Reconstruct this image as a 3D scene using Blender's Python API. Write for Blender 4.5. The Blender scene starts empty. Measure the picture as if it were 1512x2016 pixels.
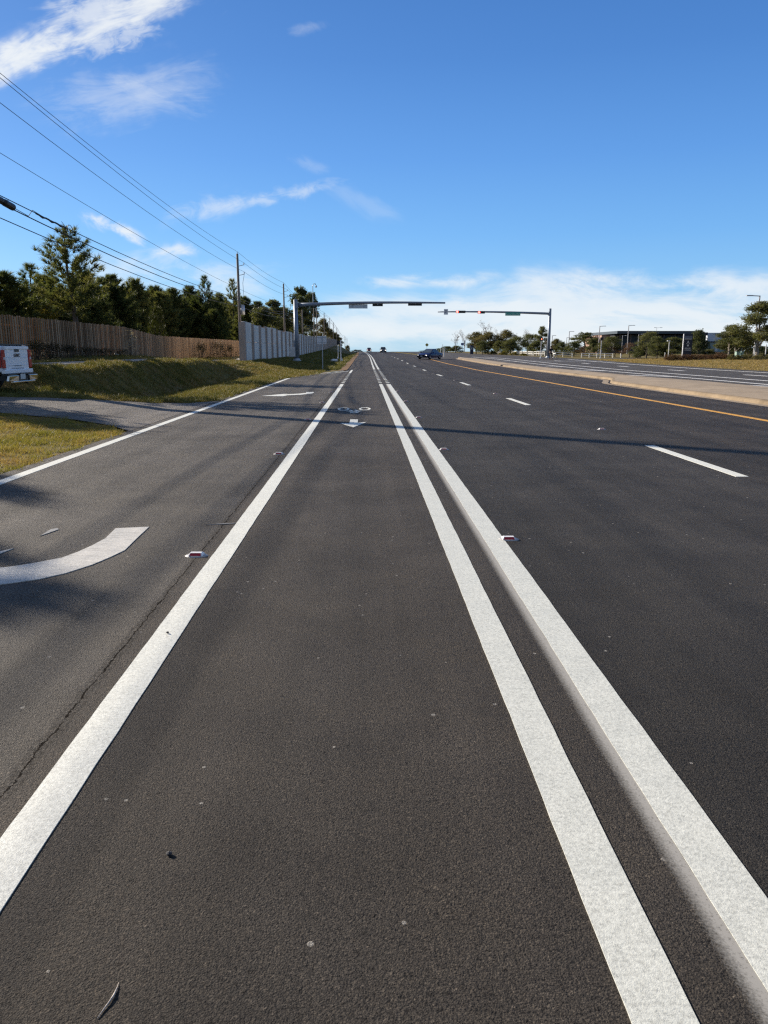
import bpy, bmesh, math, random
import numpy as np
from mathutils import Vector, Matrix

R = math.radians
rng = random.Random(7)
nrg = np.random.default_rng(11)
scene = bpy.context.scene
COL = scene.collection

# ------------------------------------------------------------------ camera
FPX, CX, CY = 1470.0, 756.0, 1008.0
TH = math.atan(318.0 / FPX)
PS = math.atan(36.0 / FPX * math.cos(TH))
CAMH = 1.5
CF = Vector((math.sin(PS) * math.cos(TH), math.cos(PS) * math.cos(TH), -math.sin(TH)))
CR = Vector((math.cos(PS), -math.sin(PS), 0))
CU = CR.cross(CF)

def ray(x, y):
    return CF * FPX + CR * (x - CX) + CU * (CY - y)

def at(x, y, Y):
    d = ray(x, y)
    return Vector((0, 0, CAMH)) + d * (Y / d.y)

def gp(x, y, z=0.0):
    d = ray(x, y)
    return Vector((0, 0, CAMH)) + d * ((z - CAMH) / d.z)

cam = bpy.data.cameras.new('camera')
camo = bpy.data.objects.new('camera', cam)
COL.objects.link(camo)
cam.sensor_fit = 'VERTICAL'
cam.sensor_height = 36.0
cam.lens = 36.0 * FPX / 2016.0
cam.clip_start = 0.05
cam.clip_end = 6000
M = Matrix((CR, CU, -CF)).transposed().to_4x4()
M.translation = (0, 0, CAMH)
camo.matrix_world = M
scene.camera = camo

# ------------------------------------------------------------------ ground shape
def G(y):
    return np.interp(y, [-60, 60, 80, 105, 150, 240, 295, 340, 400, 600, 900],
                     [0, 0, .10, .33, .5, .77, .95, 1.0, .75, -3, -10])

def S(y):
    y = np.asarray(y, dtype=float)
    return -1.5 * (np.clip(y - 110, 0, 290) / 185.0) ** 2

def sst(a, b, x):
    t = np.clip((np.asarray(x, dtype=float) - a) / (b - a), 0, 1)
    return t * t * (3 - 2 * t)

def edgeL(y):
    return np.interp(y, [41.5, 57], [-4.53, -1.5]) + S(y)

DRV_NEAR = ([-30, -22, -14, -8.2, -6.2, -5.2, -4.5], [17.9, 17.6, 17.3, 16.7, 16.1, 15.4, 14.3])
DRV_FAR = ([-30, -22, -10.4, -8.6, -6.0, -5.2, -4.5], [22.0, 21.9, 21.6, 21.3, 21.5, 22.0, 23.0])

def H(x, y):
    x = np.asarray(x, dtype=float); y = np.asarray(y, dtype=float)
    g = G(y)
    dr = np.interp(x, [-400, -60, -20, -11, -8.6, -5.2], [2.2, 1.2, .42, .22, .2, 0.0])
    di = np.interp(x, [-400, -60, -15.5, -13, -11.2, -10.8, -10.2, -9.3, -8.2, -6.4, -5.4], [3, 1.8, 1.15, 1.0, .95, .86, .35, -.45, -.6, -.03, 0.0])
    wb = np.interp(y, [55, 62, 111, 188, 272, 330, 420, 600], [.6, .62, .78, 1.75, 3.2, 3.4, 2.2, -2])
    xs = x - S(y)
    wl = sst(-4.2, -9.6, xs) * (wb - g) + np.interp(x, [-400, -60, -10], [2.0, 1.0, 0.0]) * (y < 500)
    tk = 1 - sst(-9.6, -8.6, x)
    a = np.clip((y - (22.3 + 2.3 * tk)) / (2.6 - .9 * tk), 0, 1); a = a * a * (3 - 2 * a)
    b = sst(48, 60, y)
    left = g + (dr * (1 - a) + di * a) * (1 - b) + wl * b
    kk = sst(88, 122, y) * sst(30.5, 40, x) * (1 - .85 * sst(150, 205, y))
    right = g * (1 - .65 * kk) + np.interp(x, [30, 40, 60, 120, 400], [0, .32, .5, .8, 1.0]) * (1 - kk) * (1 - .6 * sst(130, 190, y))
    h = np.where(x < 0, left, right)
    el = edgeL(y)
    road = (x > el + .1) & (x < 29.9 + S(y))
    h = np.where(road, g - .06, h - .012)
    dn = np.interp(x, *DRV_NEAR); df = np.interp(x, *DRV_FAR)
    drv = (x < -4.4) & (y > dn + .15) & (y < df - .15)
    h = np.where(drv, h - .05, h)
    return h

def h1(x, y):
    return float(H(x, y))

# ------------------------------------------------------------------ materials
def N(nt, kind, **kw):
    n = nt.nodes.new(kind)
    for k, v in kw.items():
        if k.startswith('i_'):
            key = k[2:]
            key = int(key) if key.isdigit() else key.replace('_', ' ')
            n.inputs[key].default_value = v
        else:
            setattr(n, k, v)
    return n

def L(nt, a, b):
    nt.links.new(a, b)

def newmat(name):
    m = bpy.data.materials.new(name)
    m.use_nodes = True
    nt = m.node_tree
    nt.nodes.clear()
    out = N(nt, 'ShaderNodeOutputMaterial')
    return m, nt, out

def c4(c):
    return (c[0], c[1], c[2], 1.0)

def math_n(nt, op, a, b=None, clamp=False):
    n = N(nt, 'ShaderNodeMath', operation=op)
    n.use_clamp = clamp
    for i, v in enumerate((a, b)):
        if v is None:
            continue
        if isinstance(v, (int, float)):
            n.inputs[i].default_value = v
        else:
            L(nt, v, n.inputs[i])
    return n.outputs[0]

def mixc(nt, fac, a, b, mode='MIX'):
    n = N(nt, 'ShaderNodeMix', data_type='RGBA', blend_type=mode)
    for s, v in ((n.inputs[0], fac), (n.inputs[6], a), (n.inputs[7], b)):
        if isinstance(v, (int, float)):
            s.default_value = v
        elif isinstance(v, tuple):
            s.default_value = c4(v)
        else:
            L(nt, v, s)
    return n.outputs[2]

def ramp(nt, fac, stops):
    n = N(nt, 'ShaderNodeValToRGB')
    els = n.color_ramp.elements
    while len(els) > 1:
        els.remove(els[-1])
    els[0].position = stops[0][0]; els[0].color = c4(stops[0][1])
    for p, c in stops[1:]:
        e = els.new(p); e.color = c4(c)
    L(nt, fac, n.inputs[0])
    return n.outputs[0]

def noise(nt, vec, scale, detail=4, rough=.6):
    n = N(nt, 'ShaderNodeTexNoise', i_Scale=scale, i_Detail=detail, i_Roughness=rough)
    if vec is not None:
        L(nt, vec, n.inputs['Vector'])
    return n.outputs[0]

def simple(name, col, rough=.6, metal=0.0, var=.18, scale=3.0, bump=0.0, bscale=60, spec=.5, grime=0.0):
    """Principled surface with a two-scale colour variation and optional bump."""
    m, nt, out = newmat(name)
    tc = N(nt, 'ShaderNodeTexCoord')
    p = N(nt, 'ShaderNodeBsdfPrincipled', i_Roughness=rough, i_Metallic=metal)
    p.inputs['Specular IOR Level'].default_value = spec
    n1 = noise(nt, tc.outputs['Object'], scale, 5)
    n2 = noise(nt, tc.outputs['Object'], scale * 9, 3)
    f = math_n(nt, 'ADD', math_n(nt, 'MULTIPLY', n1, .65), math_n(nt, 'MULTIPLY', n2, .35))
    lo = tuple(c * (1 - var * 1.6) for c in col); hi = tuple(min(1, c * (1 + var * 1.6)) for c in col)
    cc = ramp(nt, f, [(.25, lo), (.5, col), (.75, hi)])
    if grime:
        g = ramp(nt, noise(nt, tc.outputs['Object'], scale * .6, 6, .7), [(.5, (1, 1, 1)), (.75, (1 - grime,) * 3)])
        cc = mixc(nt, 1.0, cc, g, 'MULTIPLY')
    L(nt, cc, p.inputs['Base Color'])
    if bump:
        b = N(nt, 'ShaderNodeBump', i_Strength=bump, i_Distance=.01)
        L(nt, noise(nt, tc.outputs['Object'], bscale, 4), b.inputs['Height'])
        L(nt, b.outputs[0], p.inputs['Normal'])
    L(nt, p.outputs[0], out.inputs[0])
    return m

def glow(name, col, strength):
    m, nt, out = newmat(name)
    e = N(nt, 'ShaderNodeEmission', i_Strength=strength)
    e.inputs[0].default_value = c4(col)
    L(nt, e.outputs[0], out.inputs[0])
    return m

def glassmat(name, col=(.02, .025, .03), rough=.08):
    m, nt, out = newmat(name)
    p = N(nt, 'ShaderNodeBsdfPrincipled', i_Roughness=rough)
    tc = N(nt, 'ShaderNodeTexCoord')
    cc = ramp(nt, noise(nt, tc.outputs['Object'], 1.2, 3), [(.3, tuple(c * .7 for c in col)), (.7, tuple(c * 1.4 for c in col))])
    L(nt, cc, p.inputs['Base Color'])
    p.inputs['Specular IOR Level'].default_value = .8
    L(nt, p.outputs[0], out.inputs[0])
    return m

def leafmat(name, cols, trans=.3, vscale=1.2, rough=.6):
    """Foliage: colour varies clump to clump and leaf to leaf, some light passes through."""
    m, nt, out = newmat(name)
    tc = N(nt, 'ShaderNodeTexCoord')
    oi = N(nt, 'ShaderNodeObjectInfo')
    n1 = noise(nt, tc.outputs['Object'], vscale, 3)
    n2 = noise(nt, tc.outputs['Object'], vscale * 14, 2)
    f = math_n(nt, 'ADD', math_n(nt, 'MULTIPLY', n1, .6), math_n(nt, 'MULTIPLY', n2, .4))
    f = math_n(nt, 'ADD', f, math_n(nt, 'MULTIPLY', math_n(nt, 'SUBTRACT', oi.outputs['Random'], .5), .16))
    k = len(cols)
    cc = ramp(nt, f, [(.3 + .4 * i / max(1, k - 1), c) for i, c in enumerate(cols)])
    d = N(nt, 'ShaderNodeBsdfPrincipled', i_Roughness=rough)
    d.inputs['Specular IOR Level'].default_value = .25
    t = N(nt, 'ShaderNodeBsdfTranslucent')
    L(nt, cc, d.inputs['Base Color'])
    L(nt, mixc(nt, 1.0, cc, (1.3, 1.25, .7), 'MULTIPLY'), t.inputs[0])
    mx = N(nt, 'ShaderNodeMixShader', i_0=trans)
    L(nt, d.outputs[0], mx.inputs[1]); L(nt, t.outputs[0], mx.inputs[2])
    L(nt, mx.outputs[0], out.inputs[0])
    return m

def asphaltmat(name, zones, crack=None, base=None, patch=.12, stone=1.0):
    """Asphalt with visible stones; zones = [(x, colour)...] paving passes across the road."""
    m, nt, out = newmat(name)
    tc = N(nt, 'ShaderNodeTexCoord')
    ob = tc.outputs['Object']
    sep = N(nt, 'ShaderNodeSeparateXYZ'); L(nt, ob, sep.inputs[0])
    X = sep.outputs[0]
    if zones:
        x0, x1 = zones[0][0], zones[-1][0]
        f = math_n(nt, 'DIVIDE', math_n(nt, 'SUBTRACT', X, x0), x1 - x0)
        col = ramp(nt, f, [((x - x0) / (x1 - x0), c) for x, c in zones])
    else:
        rgb = N(nt, 'ShaderNodeRGB'); rgb.outputs[0].default_value = c4(base); col = rgb.outputs[0]
    # stretched wear bands along the road + blotches
    mp = N(nt, 'ShaderNodeMapping'); mp.inputs['Scale'].default_value = (2.0, .05, 1); L(nt, ob, mp.inputs[0])
    band = noise(nt, mp.outputs[0], 1.0, 4)
    blot = noise(nt, ob, .55, 5, .65)
    col = mixc(nt, 1.0, col, ramp(nt, band, [(.3, (1 - patch,) * 3), (.7, (1 + patch,) * 3)]), 'MULTIPLY')
    col = mixc(nt, 1.0, col, ramp(nt, blot, [(.3, (1 - patch * 1.2, 1 - patch * 1.25, 1 - patch * 1.3)), (.7, (1 + patch, 1 + patch, 1 + patch))]), 'MULTIPLY')
    vo = N(nt, 'ShaderNodeTexVoronoi', i_Scale=190.0); L(nt, ob, vo.inputs['Vector'])
    st = ramp(nt, vo.outputs['Color'], [(.1, (.45, .45, .46)), (.5, (.95, .95, .95)), (.85, (1.35, 1.33, 1.28)), (.97, (2.1, 2.05, 1.95))])
    col = mixc(nt, .8 * stone, col, mixc(nt, 1.0, col, st, 'MULTIPLY'))
    nf = noise(nt, ob, 120, 5, .8)
    col = mixc(nt, 1.0, col, ramp(nt, nf, [(.36, (.22, .22, .23)), (.5, (1, 1, 1)), (.66, (1.7, 1.68, 1.6))]), 'MULTIPLY')
    # sparse pale chips
    v2 = N(nt, 'ShaderNodeTexVoronoi', i_Scale=9.0); L(nt, ob, v2.inputs['Vector'])
    v2c = N(nt, 'ShaderNodeSeparateColor'); L(nt, v2.outputs['Color'], v2c.inputs[0])
    chip = math_n(nt, 'MULTIPLY', math_n(nt, 'LESS_THAN', v2.outputs['Distance'], math_n(nt, 'ADD', math_n(nt, 'MULTIPLY', v2c.outputs[1], .06), .03)),
                  math_n(nt, 'GREATER_THAN', v2c.outputs[0], .45))
    col = mixc(nt, math_n(nt, 'MULTIPLY', chip, .75), col, (.36, .34, .31))
    pit = ramp(nt, noise(nt, ob, 46, 3, .75), [(.30, (.22, .21, .21)), (.43, (1, 1, 1)), (.58, (1.05, 1.05, 1.04)), (.70, (1.75, 1.72, 1.66))])
    col = mixc(nt, 1.0, col, pit, 'MULTIPLY')
    big = ramp(nt, noise(nt, ob, 1.6, 4, .6), [(.32, (.86, .86, .88)), (.5, (1, 1, 1)), (.7, (1.12, 1.10, 1.06))])
    col = mixc(nt, 1.0, col, big, 'MULTIPLY')
    hgt = math_n(nt, 'ADD', math_n(nt, 'MULTIPLY', nf, 1.0), math_n(nt, 'MULTIPLY', vo.outputs['Distance'], -.5))
    if crack is not None:
        mp2 = N(nt, 'ShaderNodeMapping'); mp2.inputs['Scale'].default_value = (1, 1, 1); L(nt, ob, mp2.inputs[0])
        wob = math_n(nt, 'MULTIPLY', math_n(nt, 'SUBTRACT', noise(nt, ob, 5.5, 6, .75), .5), .075)
        d = math_n(nt, 'ABSOLUTE', math_n(nt, 'ADD', math_n(nt, 'SUBTRACT', X, crack), wob))
        wid = math_n(nt, 'MULTIPLY', math_n(nt, 'SUBTRACT', noise(nt, ob, 12.0, 5, .75), .36), .024, True)
        ck = math_n(nt, 'LESS_THAN', d, wid)
        rag = math_n(nt, 'MULTIPLY', math_n(nt, 'LESS_THAN', d, .034), math_n(nt, 'GREATER_THAN', noise(nt, ob, 60, 4, .7), .515))
        ckall = math_n(nt, 'MAXIMUM', ck, math_n(nt, 'MULTIPLY', rag, .5))
        col = mixc(nt, math_n(nt, 'MULTIPLY', ckall, .78), col, (.015, .0135, .012))
        hgt = math_n(nt, 'SUBTRACT', hgt, math_n(nt, 'MULTIPLY', ckall, .5))
    p = N(nt, 'ShaderNodeBsdfPrincipled', i_Roughness=.72)
    p.inputs['Specular IOR Level'].default_value = .10
    if crack is not None:
        L(nt, math_n(nt, 'MULTIPLY', math_n(nt, 'SUBTRACT', 1.0, ckall), .10), p.inputs['Specular IOR Level'])
    L(nt, ramp(nt, vo.outputs['Color'], [(0, (.5,) * 3), (1, (.85,) * 3)]), p.inputs['Roughness'])
    L(nt, col, p.inputs['Base Color'])
    b = N(nt, 'ShaderNodeBump', i_Strength=1.0, i_Distance=.010)
    L(nt, hgt, b.inputs['Height'])
    L(nt, b.outputs[0], p.inputs['Normal'])
    L(nt, p.outputs[0], out.inputs[0])
    return m

def paintmat(name, col, wear=.14, streak=False):
    m, nt, out = newmat(name)
    tc = N(nt, 'ShaderNodeTexCoord'); ob = tc.outputs['Object']
    p = N(nt, 'ShaderNodeBsdfPrincipled', i_Roughness=.55)
    p.inputs['Specular IOR Level'].default_value = .4
    nf = noise(nt, ob, 70, 5, .8)
    nb = noise(nt, ob, 6, 5, .65)
    c = ramp(nt, nf, [(.33, tuple(v * .66 for v in col)), (.5, col), (.66, tuple(min(1, v * 1.2) for v in col))])
    # tiny dark scuffs and grit pressed into the paint
    sc_ = ramp(nt, noise(nt, ob, 26, 6, .8), [(.26, (.45, .44, .43)), (.34, (1, 1, 1))])
    c = mixc(nt, 1.0, c, sc_, 'MULTIPLY')
    c = mixc(nt, 1.0, c, ramp(nt, nb, [(.35, (1 - wear * .6, 1 - wear * .55, 1 - wear * .5)), (.6, (1, 1, 1))]), 'MULTIPLY')
    if streak:
        mp = N(nt, 'ShaderNodeMapping'); mp.inputs['Rotation'].default_value = (0, 0, R(50)); mp.inputs['Scale'].default_value = (3, 40, 1); L(nt, ob, mp.inputs[0])
        c = mixc(nt, 1.0, c, ramp(nt, noise(nt, mp.outputs[0], 1.0, 5, .7), [(.34, (.45, .44, .42)), (.46, (1, 1, 1))]), 'MULTIPLY')
    L(nt, c, p.inputs['Base Color'])
    b = N(nt, 'ShaderNodeBump', i_Strength=.5, i_Distance=.003)
    L(nt, noise(nt, ob, 160, 3, .7), b.inputs['Height']); L(nt, b.outputs[0], p.inputs['Normal'])
    L(nt, p.outputs[0], out.inputs[0])
    return m

def groundmat(name):
    m, nt, out = newmat(name)
    tc = N(nt, 'ShaderNodeTexCoord'); ob = tc.outputs['Object']
    n1 = noise(nt, ob, .35, 6, .65)
    n2 = noise(nt, ob, 7, 5, .7)
    n3 = noise(nt, ob, 40, 3, .7)
    f = math_n(nt, 'ADD', math_n(nt, 'MULTIPLY', n1, .5), math_n(nt, 'ADD', math_n(nt, 'MULTIPLY', n2, .3), math_n(nt, 'MULTIPLY', n3, .2)))
    c = ramp(nt, f, [(.36, (.045, .05, .016)), (.44, (.11, .10, .032)), (.50, (.17, .14, .05)), (.56, (.19, .125, .055)), (.66, (.15, .09, .05))])
    p = N(nt, 'ShaderNodeBsdfPrincipled', i_Roughness=.95)
    p.inputs['Specular IOR Level'].default_value = .1
    L(nt, c, p.inputs['Base Color'])
    b = N(nt, 'ShaderNodeBump', i_Strength=1.0, i_Distance=.06)
    L(nt, f, b.inputs['Height']); L(nt, b.outputs[0], p.inputs['Normal'])
    L(nt, p.outputs[0], out.inputs[0])
    return m

def woodfence(name):
    m, nt, out = newmat(name)
    tc = N(nt, 'ShaderNodeTexCoord'); ob = tc.outputs['Object']
    g = N(nt, 'ShaderNodeNewGeometry')
    sep = N(nt, 'ShaderNodeSeparateXYZ'); L(nt, ob, sep.inputs[0])
    wn = N(nt, 'ShaderNodeTexWhiteNoise', noise_dimensions='1D')
    L(nt, g.outputs['Random Per Island'], wn.inputs['W'])
    mp = N(nt, 'ShaderNodeMapping'); mp.inputs['Scale'].default_value = (10, 10, .7); L(nt, ob, mp.inputs[0])
    gr = noise(nt, mp.outputs[0], 2.0, 5, .65)
    f = math_n(nt, 'ADD', math_n(nt, 'MULTIPLY', wn.outputs[0], .55), math_n(nt, 'MULTIPLY', gr, .45))
    # boards turn from weathered grey-brown to lighter orange-brown along the run
    al = math_n(nt, 'DIVIDE', math_n(nt, 'SUBTRACT', sep.outputs[1], 40), 30, True)
    a = ramp(nt, f, [(.2, (.15, .095, .055)), (.5, (.31, .205, .125)), (.8, (.48, .35, .235))])
    b = ramp(nt, f, [(.2, (.27, .18, .11)), (.5, (.43, .295, .185)), (.8, (.56, .41, .275))])
    c = mixc(nt, al, a, b)
    p = N(nt, 'ShaderNodeBsdfPrincipled', i_Roughness=.85)
    p.inputs['Specular IOR Level'].default_value = .2
    c = mixc(nt, 1.0, c, (.90, .87, .81), 'MULTIPLY')
    L(nt, c, p.inputs['Base Color']); L(nt, p.outputs[0], out.inputs[0])
    return m

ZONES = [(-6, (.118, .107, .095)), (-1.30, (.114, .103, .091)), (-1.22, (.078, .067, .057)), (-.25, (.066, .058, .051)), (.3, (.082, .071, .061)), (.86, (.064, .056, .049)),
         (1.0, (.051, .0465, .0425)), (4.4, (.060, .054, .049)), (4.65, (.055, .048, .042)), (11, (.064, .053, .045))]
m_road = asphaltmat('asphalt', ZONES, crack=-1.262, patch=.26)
m_opp = asphaltmat('old asphalt', None, base=(.095, .086, .077))
m_drive = asphaltmat('driveway asphalt', None, base=(.20, .182, .163), patch=.22)
m_white = paintmat('white thermoplastic', (.66, .665, .60))
m_white_l = paintmat('white thermoplastic bright', (.78, .775, .69), .12)
m_white_s = paintmat('white thermoplastic streaked', (.64, .61, .55), .3, True)
m_white_old = paintmat('old white paint', (.70, .69, .67), .35)
m_yellow = paintmat('yellow thermoplastic', (.72, .36, .035), .3)
m_ground = groundmat('grass soil')
m_conc = simple('kerb concrete', (.34, .27, .195), .85, var=.18, scale=1.2, bump=.4, bscale=50, spec=.2, grime=.35)
m_side = simple('sidewalk concrete', (.33, .31, .28), .85, var=.15, scale=1.2, bump=.3, spec=.2)
m_wall = simple('wall concrete', (.82, .755, .67), .85, var=.08, scale=.8, bump=.3, spec=.2, grime=.25)
m_wallpost = simple('wall post concrete', (.46, .38, .33), .85, var=.1, scale=.8, bump=.3, spec=.2, grime=.25)
m_galv = simple('galvanised steel', (.40, .43, .47), .45, .55, var=.1, scale=1.5)
m_mast = simple('mast steel', (.26, .30, .36), .5, .45, var=.1, scale=1.0)
m_lamp = simple('lamp pole grey', (.36, .36, .38), .5, .3, var=.08)
m_black = simple('black plastic', (.012, .012, .014), .45, var=.2)
m_rubber = simple('tyre rubber', (.02, .02, .02), .8, var=.2)
m_wire = simple('cable sheath', (.018, .018, .02), .6, var=.2)
m_pole = simple('weathered pole wood', (.20, .17, .145), .85, var=.22, scale=2, bump=.3)
m_whitepole = simple('white paint post', (.78, .78, .76), .5, var=.05)
m_signback = simple('aluminium sign back', (.52, .54, .57), .4, .5, var=.06)
m_signw = simple('white sign sheet', (.80, .80, .80), .4, var=.04)
m_green = simple('green sign sheet', (.0, .33, .22), .4, var=.08)
m_dia = simple('yellow sign sheet', (.40, .32, .04), .5, var=.08)
m_navy = simple('navy sign panel', (.022, .028, .055), .5, var=.12)
m_text = simple('white lettering', (.8, .8, .8), .5, var=.02)
m_dark = simple('black lettering', (.02, .02, .022), .4, var=.05)
m_redlight = glow('red signal lamp', (1, .06, .05), 9)
m_redoff = simple('dark signal lens', (.03, .02, .02), .25, var=.1)
m_head = glow('head lamp lit', (1, .97, .9), 2.2)
m_lens = simple('red reflector lens', (.45, .012, .035), .2, var=.1)
m_rpm = simple('reflector body white', (.80, .79, .78), .4, var=.08)
m_rpmb = simple('reflector base adhesive', (.06, .055, .05), .7, var=.2)
m_tcar = simple('truck paint white', (.90, .90, .92), .28, .0, var=.03, spec=.6)
m_chrome = simple('chrome bumper', (.72, .68, .62), .18, .95, var=.05)
m_tail = simple('tail lamp red', (.42, .006, .012), .15, var=.2, scale=20)
m_cblue = simple('car paint navy', (.006, .011, .07), .35, .0, var=.05, spec=.7)
m_cgrey = simple('car paint dark grey', (.11, .11, .115), .25, .3, var=.05, spec=.7)
m_cred = simple('car paint dark red', (.16, .025, .02), .25, .2, var=.05, spec=.7)
m_glass = glassmat('car glass', (.06, .08, .10), .2)
m_alloy = simple('alloy rim', (.42, .43, .45), .3, .8, var=.05)
m_plate = simple('licence plate', (.6, .62, .6), .4, var=.1)
m_wfence = simple('white vinyl rail', (.80, .78, .72), .45, var=.05)
m_wood = woodfence('weathered fence boards')
m_bwall = simple('building cladding dark', (.035, .036, .05), .6, var=.12, scale=.5)
m_bbrick = simple('building brick', (.42, .27, .21), .85, var=.15, scale=2)
m_broof = simple('building roof edge', (.055, .075, .095), .5, .2, var=.1, scale=.5)
m_bglass = simple('facade glass', (.018, .032, .055), .35, var=.15, spec=.25)
m_bgrey = simple('building panel grey', (.58, .62, .68), .6, var=.06, scale=.6)
m_ubox = simple('utility box green', (.25, .36, .30), .6, var=.08)
m_bark = simple('bark', (.10, .08, .065), .9, var=.25, scale=6, bump=.5)
m_barkp = simple('pale bark', (.26, .23, .20), .9, var=.2, scale=6, bump=.4)
m_skin = simple('skin', (.42, .26, .19), .55, var=.06)
m_cloth = simple('black clothing', (.012, .012, .014), .85, var=.2)
m_bag = simple('white plastic litter', (.82, .82, .82), .5, var=.05)
m_stone = simple('dark pebble', (.03, .03, .035), .7, var=.2)
m_twig = simple('dry bark strip', (.52, .46, .40), .85, var=.25, scale=40, bump=.5)
m_terra = simple('red paver', (.32, .13, .10), .85, var=.12)
lf_pine = leafmat('pine needles', [(.028, .042, .018), (.068, .090, .032), (.12, .13, .046), (.19, .18, .07)], .45)
lf_pined = leafmat('dark pine needles', [(.028, .042, .018), (.068, .085, .030), (.12, .13, .045)], .46)
lf_yel = leafmat('yellowing leaves', [(.07, .07, .012), (.15, .13, .02), (.24, .19, .02)], .35)
lf_oak = leafmat('oak leaves', [(.034, .044, .018), (.075, .090, .038), (.13, .135, .058), (.18, .165, .08)], .42)
lf_olive = leafmat('olive leaves', [(.045, .048, .018), (.09, .09, .032), (.15, .13, .055), (.20, .15, .075)], .36)
lf_brown = leafmat('dry brown leaves', [(.07, .045, .03), (.14, .085, .055), (.22, .14, .09)], .3)
lf_dry = leafmat('pale seed heads', [(.4, .34, .28), (.6, .53, .45)], .3)
lf_red = leafmat('reddish hedge leaves', [(.06, .03, .018), (.11, .055, .03), (.15, .09, .04), (.12, .10, .035)], .25)
lf_cedar = leafmat('cedar foliage', [(.030, .040, .008), (.060, .070, .012), (.095, .095, .018)], .25)
lf_weed = leafmat('dark weeds', [(.018, .018, .010), (.040, .038, .018), (.08, .065, .03)], .25)
lf_grass = leafmat('grass blades', [(.06, .07, .014), (.15, .15, .032), (.25, .215, .06), (.30, .22, .09), (.24, .15, .07)], .4, vscale=.8)
lf_grassg = leafmat('green grass blades', [(.04, .050, .013), (.095, .105, .026), (.18, .165, .045), (.26, .20, .075), (.22, .15, .075)], .25, vscale=1.1)

# ------------------------------------------------------------------ mesh builder
class MB:
    def __init__(s):
        s.v = []; s.f = []
    def face(s, pts):
        i = len(s.v); s.v += [tuple(p) for p in pts]; s.f.append(tuple(range(i, i + len(pts))))
    def box(s, c, size, rz=0.0, taper=1.0, mat=None):
        i = len(s.v)
        hx, hy, hz = size[0] / 2, size[1] / 2, size[2] / 2
        cs, sn = math.cos(rz), math.sin(rz)
        for dz, t in ((-hz, 1), (hz, taper)):
            for dx, dy in ((-hx, -hy), (hx, -hy), (hx, hy), (-hx, hy)):
                dx *= t; dy *= t
                s.v.append((c[0] + dx * cs - dy * sn, c[1] + dx * sn + dy * cs, c[2] + dz))
        for q in ((3, 2, 1, 0), (4, 5, 6, 7), (0, 1, 5, 4), (1, 2, 6, 5), (2, 3, 7, 6), (3, 0, 4, 7)):
            s.f.append(tuple(i + k for k in q))
        return s
    def prism(s, pts, d):
        """Extrude a planar polygon by vector d, with both caps."""
        n = len(pts); i = len(s.v); d = Vector(d)
        s.v += [tuple(Vector(p)) for p in pts] + [tuple(Vector(p) + d) for p in pts]
        s.f.append(tuple(range(i + n - 1, i - 1, -1))); s.f.append(tuple(range(i + n, i + 2 * n)))
        for k in range(n):
            k2 = (k + 1) % n
            s.f.append((i + k, i + k2, i + n + k2, i + n + k))
        return s
    def tube(s, pts, rad, n=8, cap=True):
        pts = [Vector(p) for p in pts]
        if isinstance(rad, (int, float)):
            rad = [rad] * len(pts)
        i0 = len(s.v)
        up0 = None
        for k, p in enumerate(pts):
            a = pts[max(0, k - 1)]; b = pts[min(len(pts) - 1, k + 1)]
            t = (b - a).normalized()
            if up0 is None:
                up0 = Vector((0, 0, 1)) if abs(t.z) < .9 else Vector((1, 0, 0))
            u = t.cross(up0)
            if u.length < 1e-4:
                u = t.cross(Vector((.3, 1, .2)))
            u.normalize()
            w = u.cross(t).normalized()
            up0 = w
            for j in range(n):
                a_ = 2 * math.pi * j / n
                s.v.append(tuple(p + (u * math.cos(a_) + w * math.sin(a_)) * rad[k]))
        for k in range(len(pts) - 1):
            for j in range(n):
                j2 = (j + 1) % n
                s.f.append((i0 + k * n + j, i0 + k * n + j2, i0 + (k + 1) * n + j2, i0 + (k + 1) * n + j))
        if cap:
            s.f.append(tuple(i0 + j for j in range(n - 1, -1, -1)))
            e = i0 + (len(pts) - 1) * n
            s.f.append(tuple(e + j for j in range(n)))
        return s
    def disc(s, c, axis, r, depth, n=16):
        a = Vector(axis).normalized()
        return s.tube([Vector(c) - a * depth / 2, Vector(c) + a * depth / 2], r, n)
    def blob(s, c, r, n=10, m=7, jit=0.0, seed=0):
        q = random.Random(seed); i0 = len(s.v)
        r = (r, r, r) if isinstance(r, (int, float)) else r
        for a in range(m + 1):
            th = math.pi * a / m
            for b in range(n):
                ph = 2 * math.pi * b / n
                k = 1 + q.uniform(-jit, jit)
                s.v.append((c[0] + r[0] * k * math.sin(th) * math.cos(ph), c[1] + r[1] * k * math.sin(th) * math.sin(ph), c[2] + r[2] * k * math.cos(th)))
        for a in range(m):
            for b in range(n):
                b2 = (b + 1) % n
                s.f.append((i0 + a * n + b, i0 + (a + 1) * n + b, i0 + (a + 1) * n + b2, i0 + a * n + b2))
        return s
    def build(s, name, mat, parent=None, smooth=False, bevel=0.0):
        me = bpy.data.meshes.new(name)
        me.from_pydata(s.v, [], s.f)
        me.validate()
        bm = bmesh.new(); bm.from_mesh(me)
        bmesh.ops.remove_doubles(bm, verts=bm.verts, dist=1e-5)
        bmesh.ops.recalc_face_normals(bm, faces=bm.faces)
        bm.to_mesh(me); bm.free()
        me.materials.append(mat)
        if smooth:
            me.polygons.foreach_set('use_smooth', [True] * len(me.polygons))
        o = bpy.data.objects.new(name, me)
        COL.objects.link(o)
        if parent is not None:
            o.parent = parent
        if bevel:
            b = o.modifiers.new('bevel', 'BEVEL'); b.width = bevel; b.segments = 2; b.limit_method = 'ANGLE'
        return o

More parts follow.
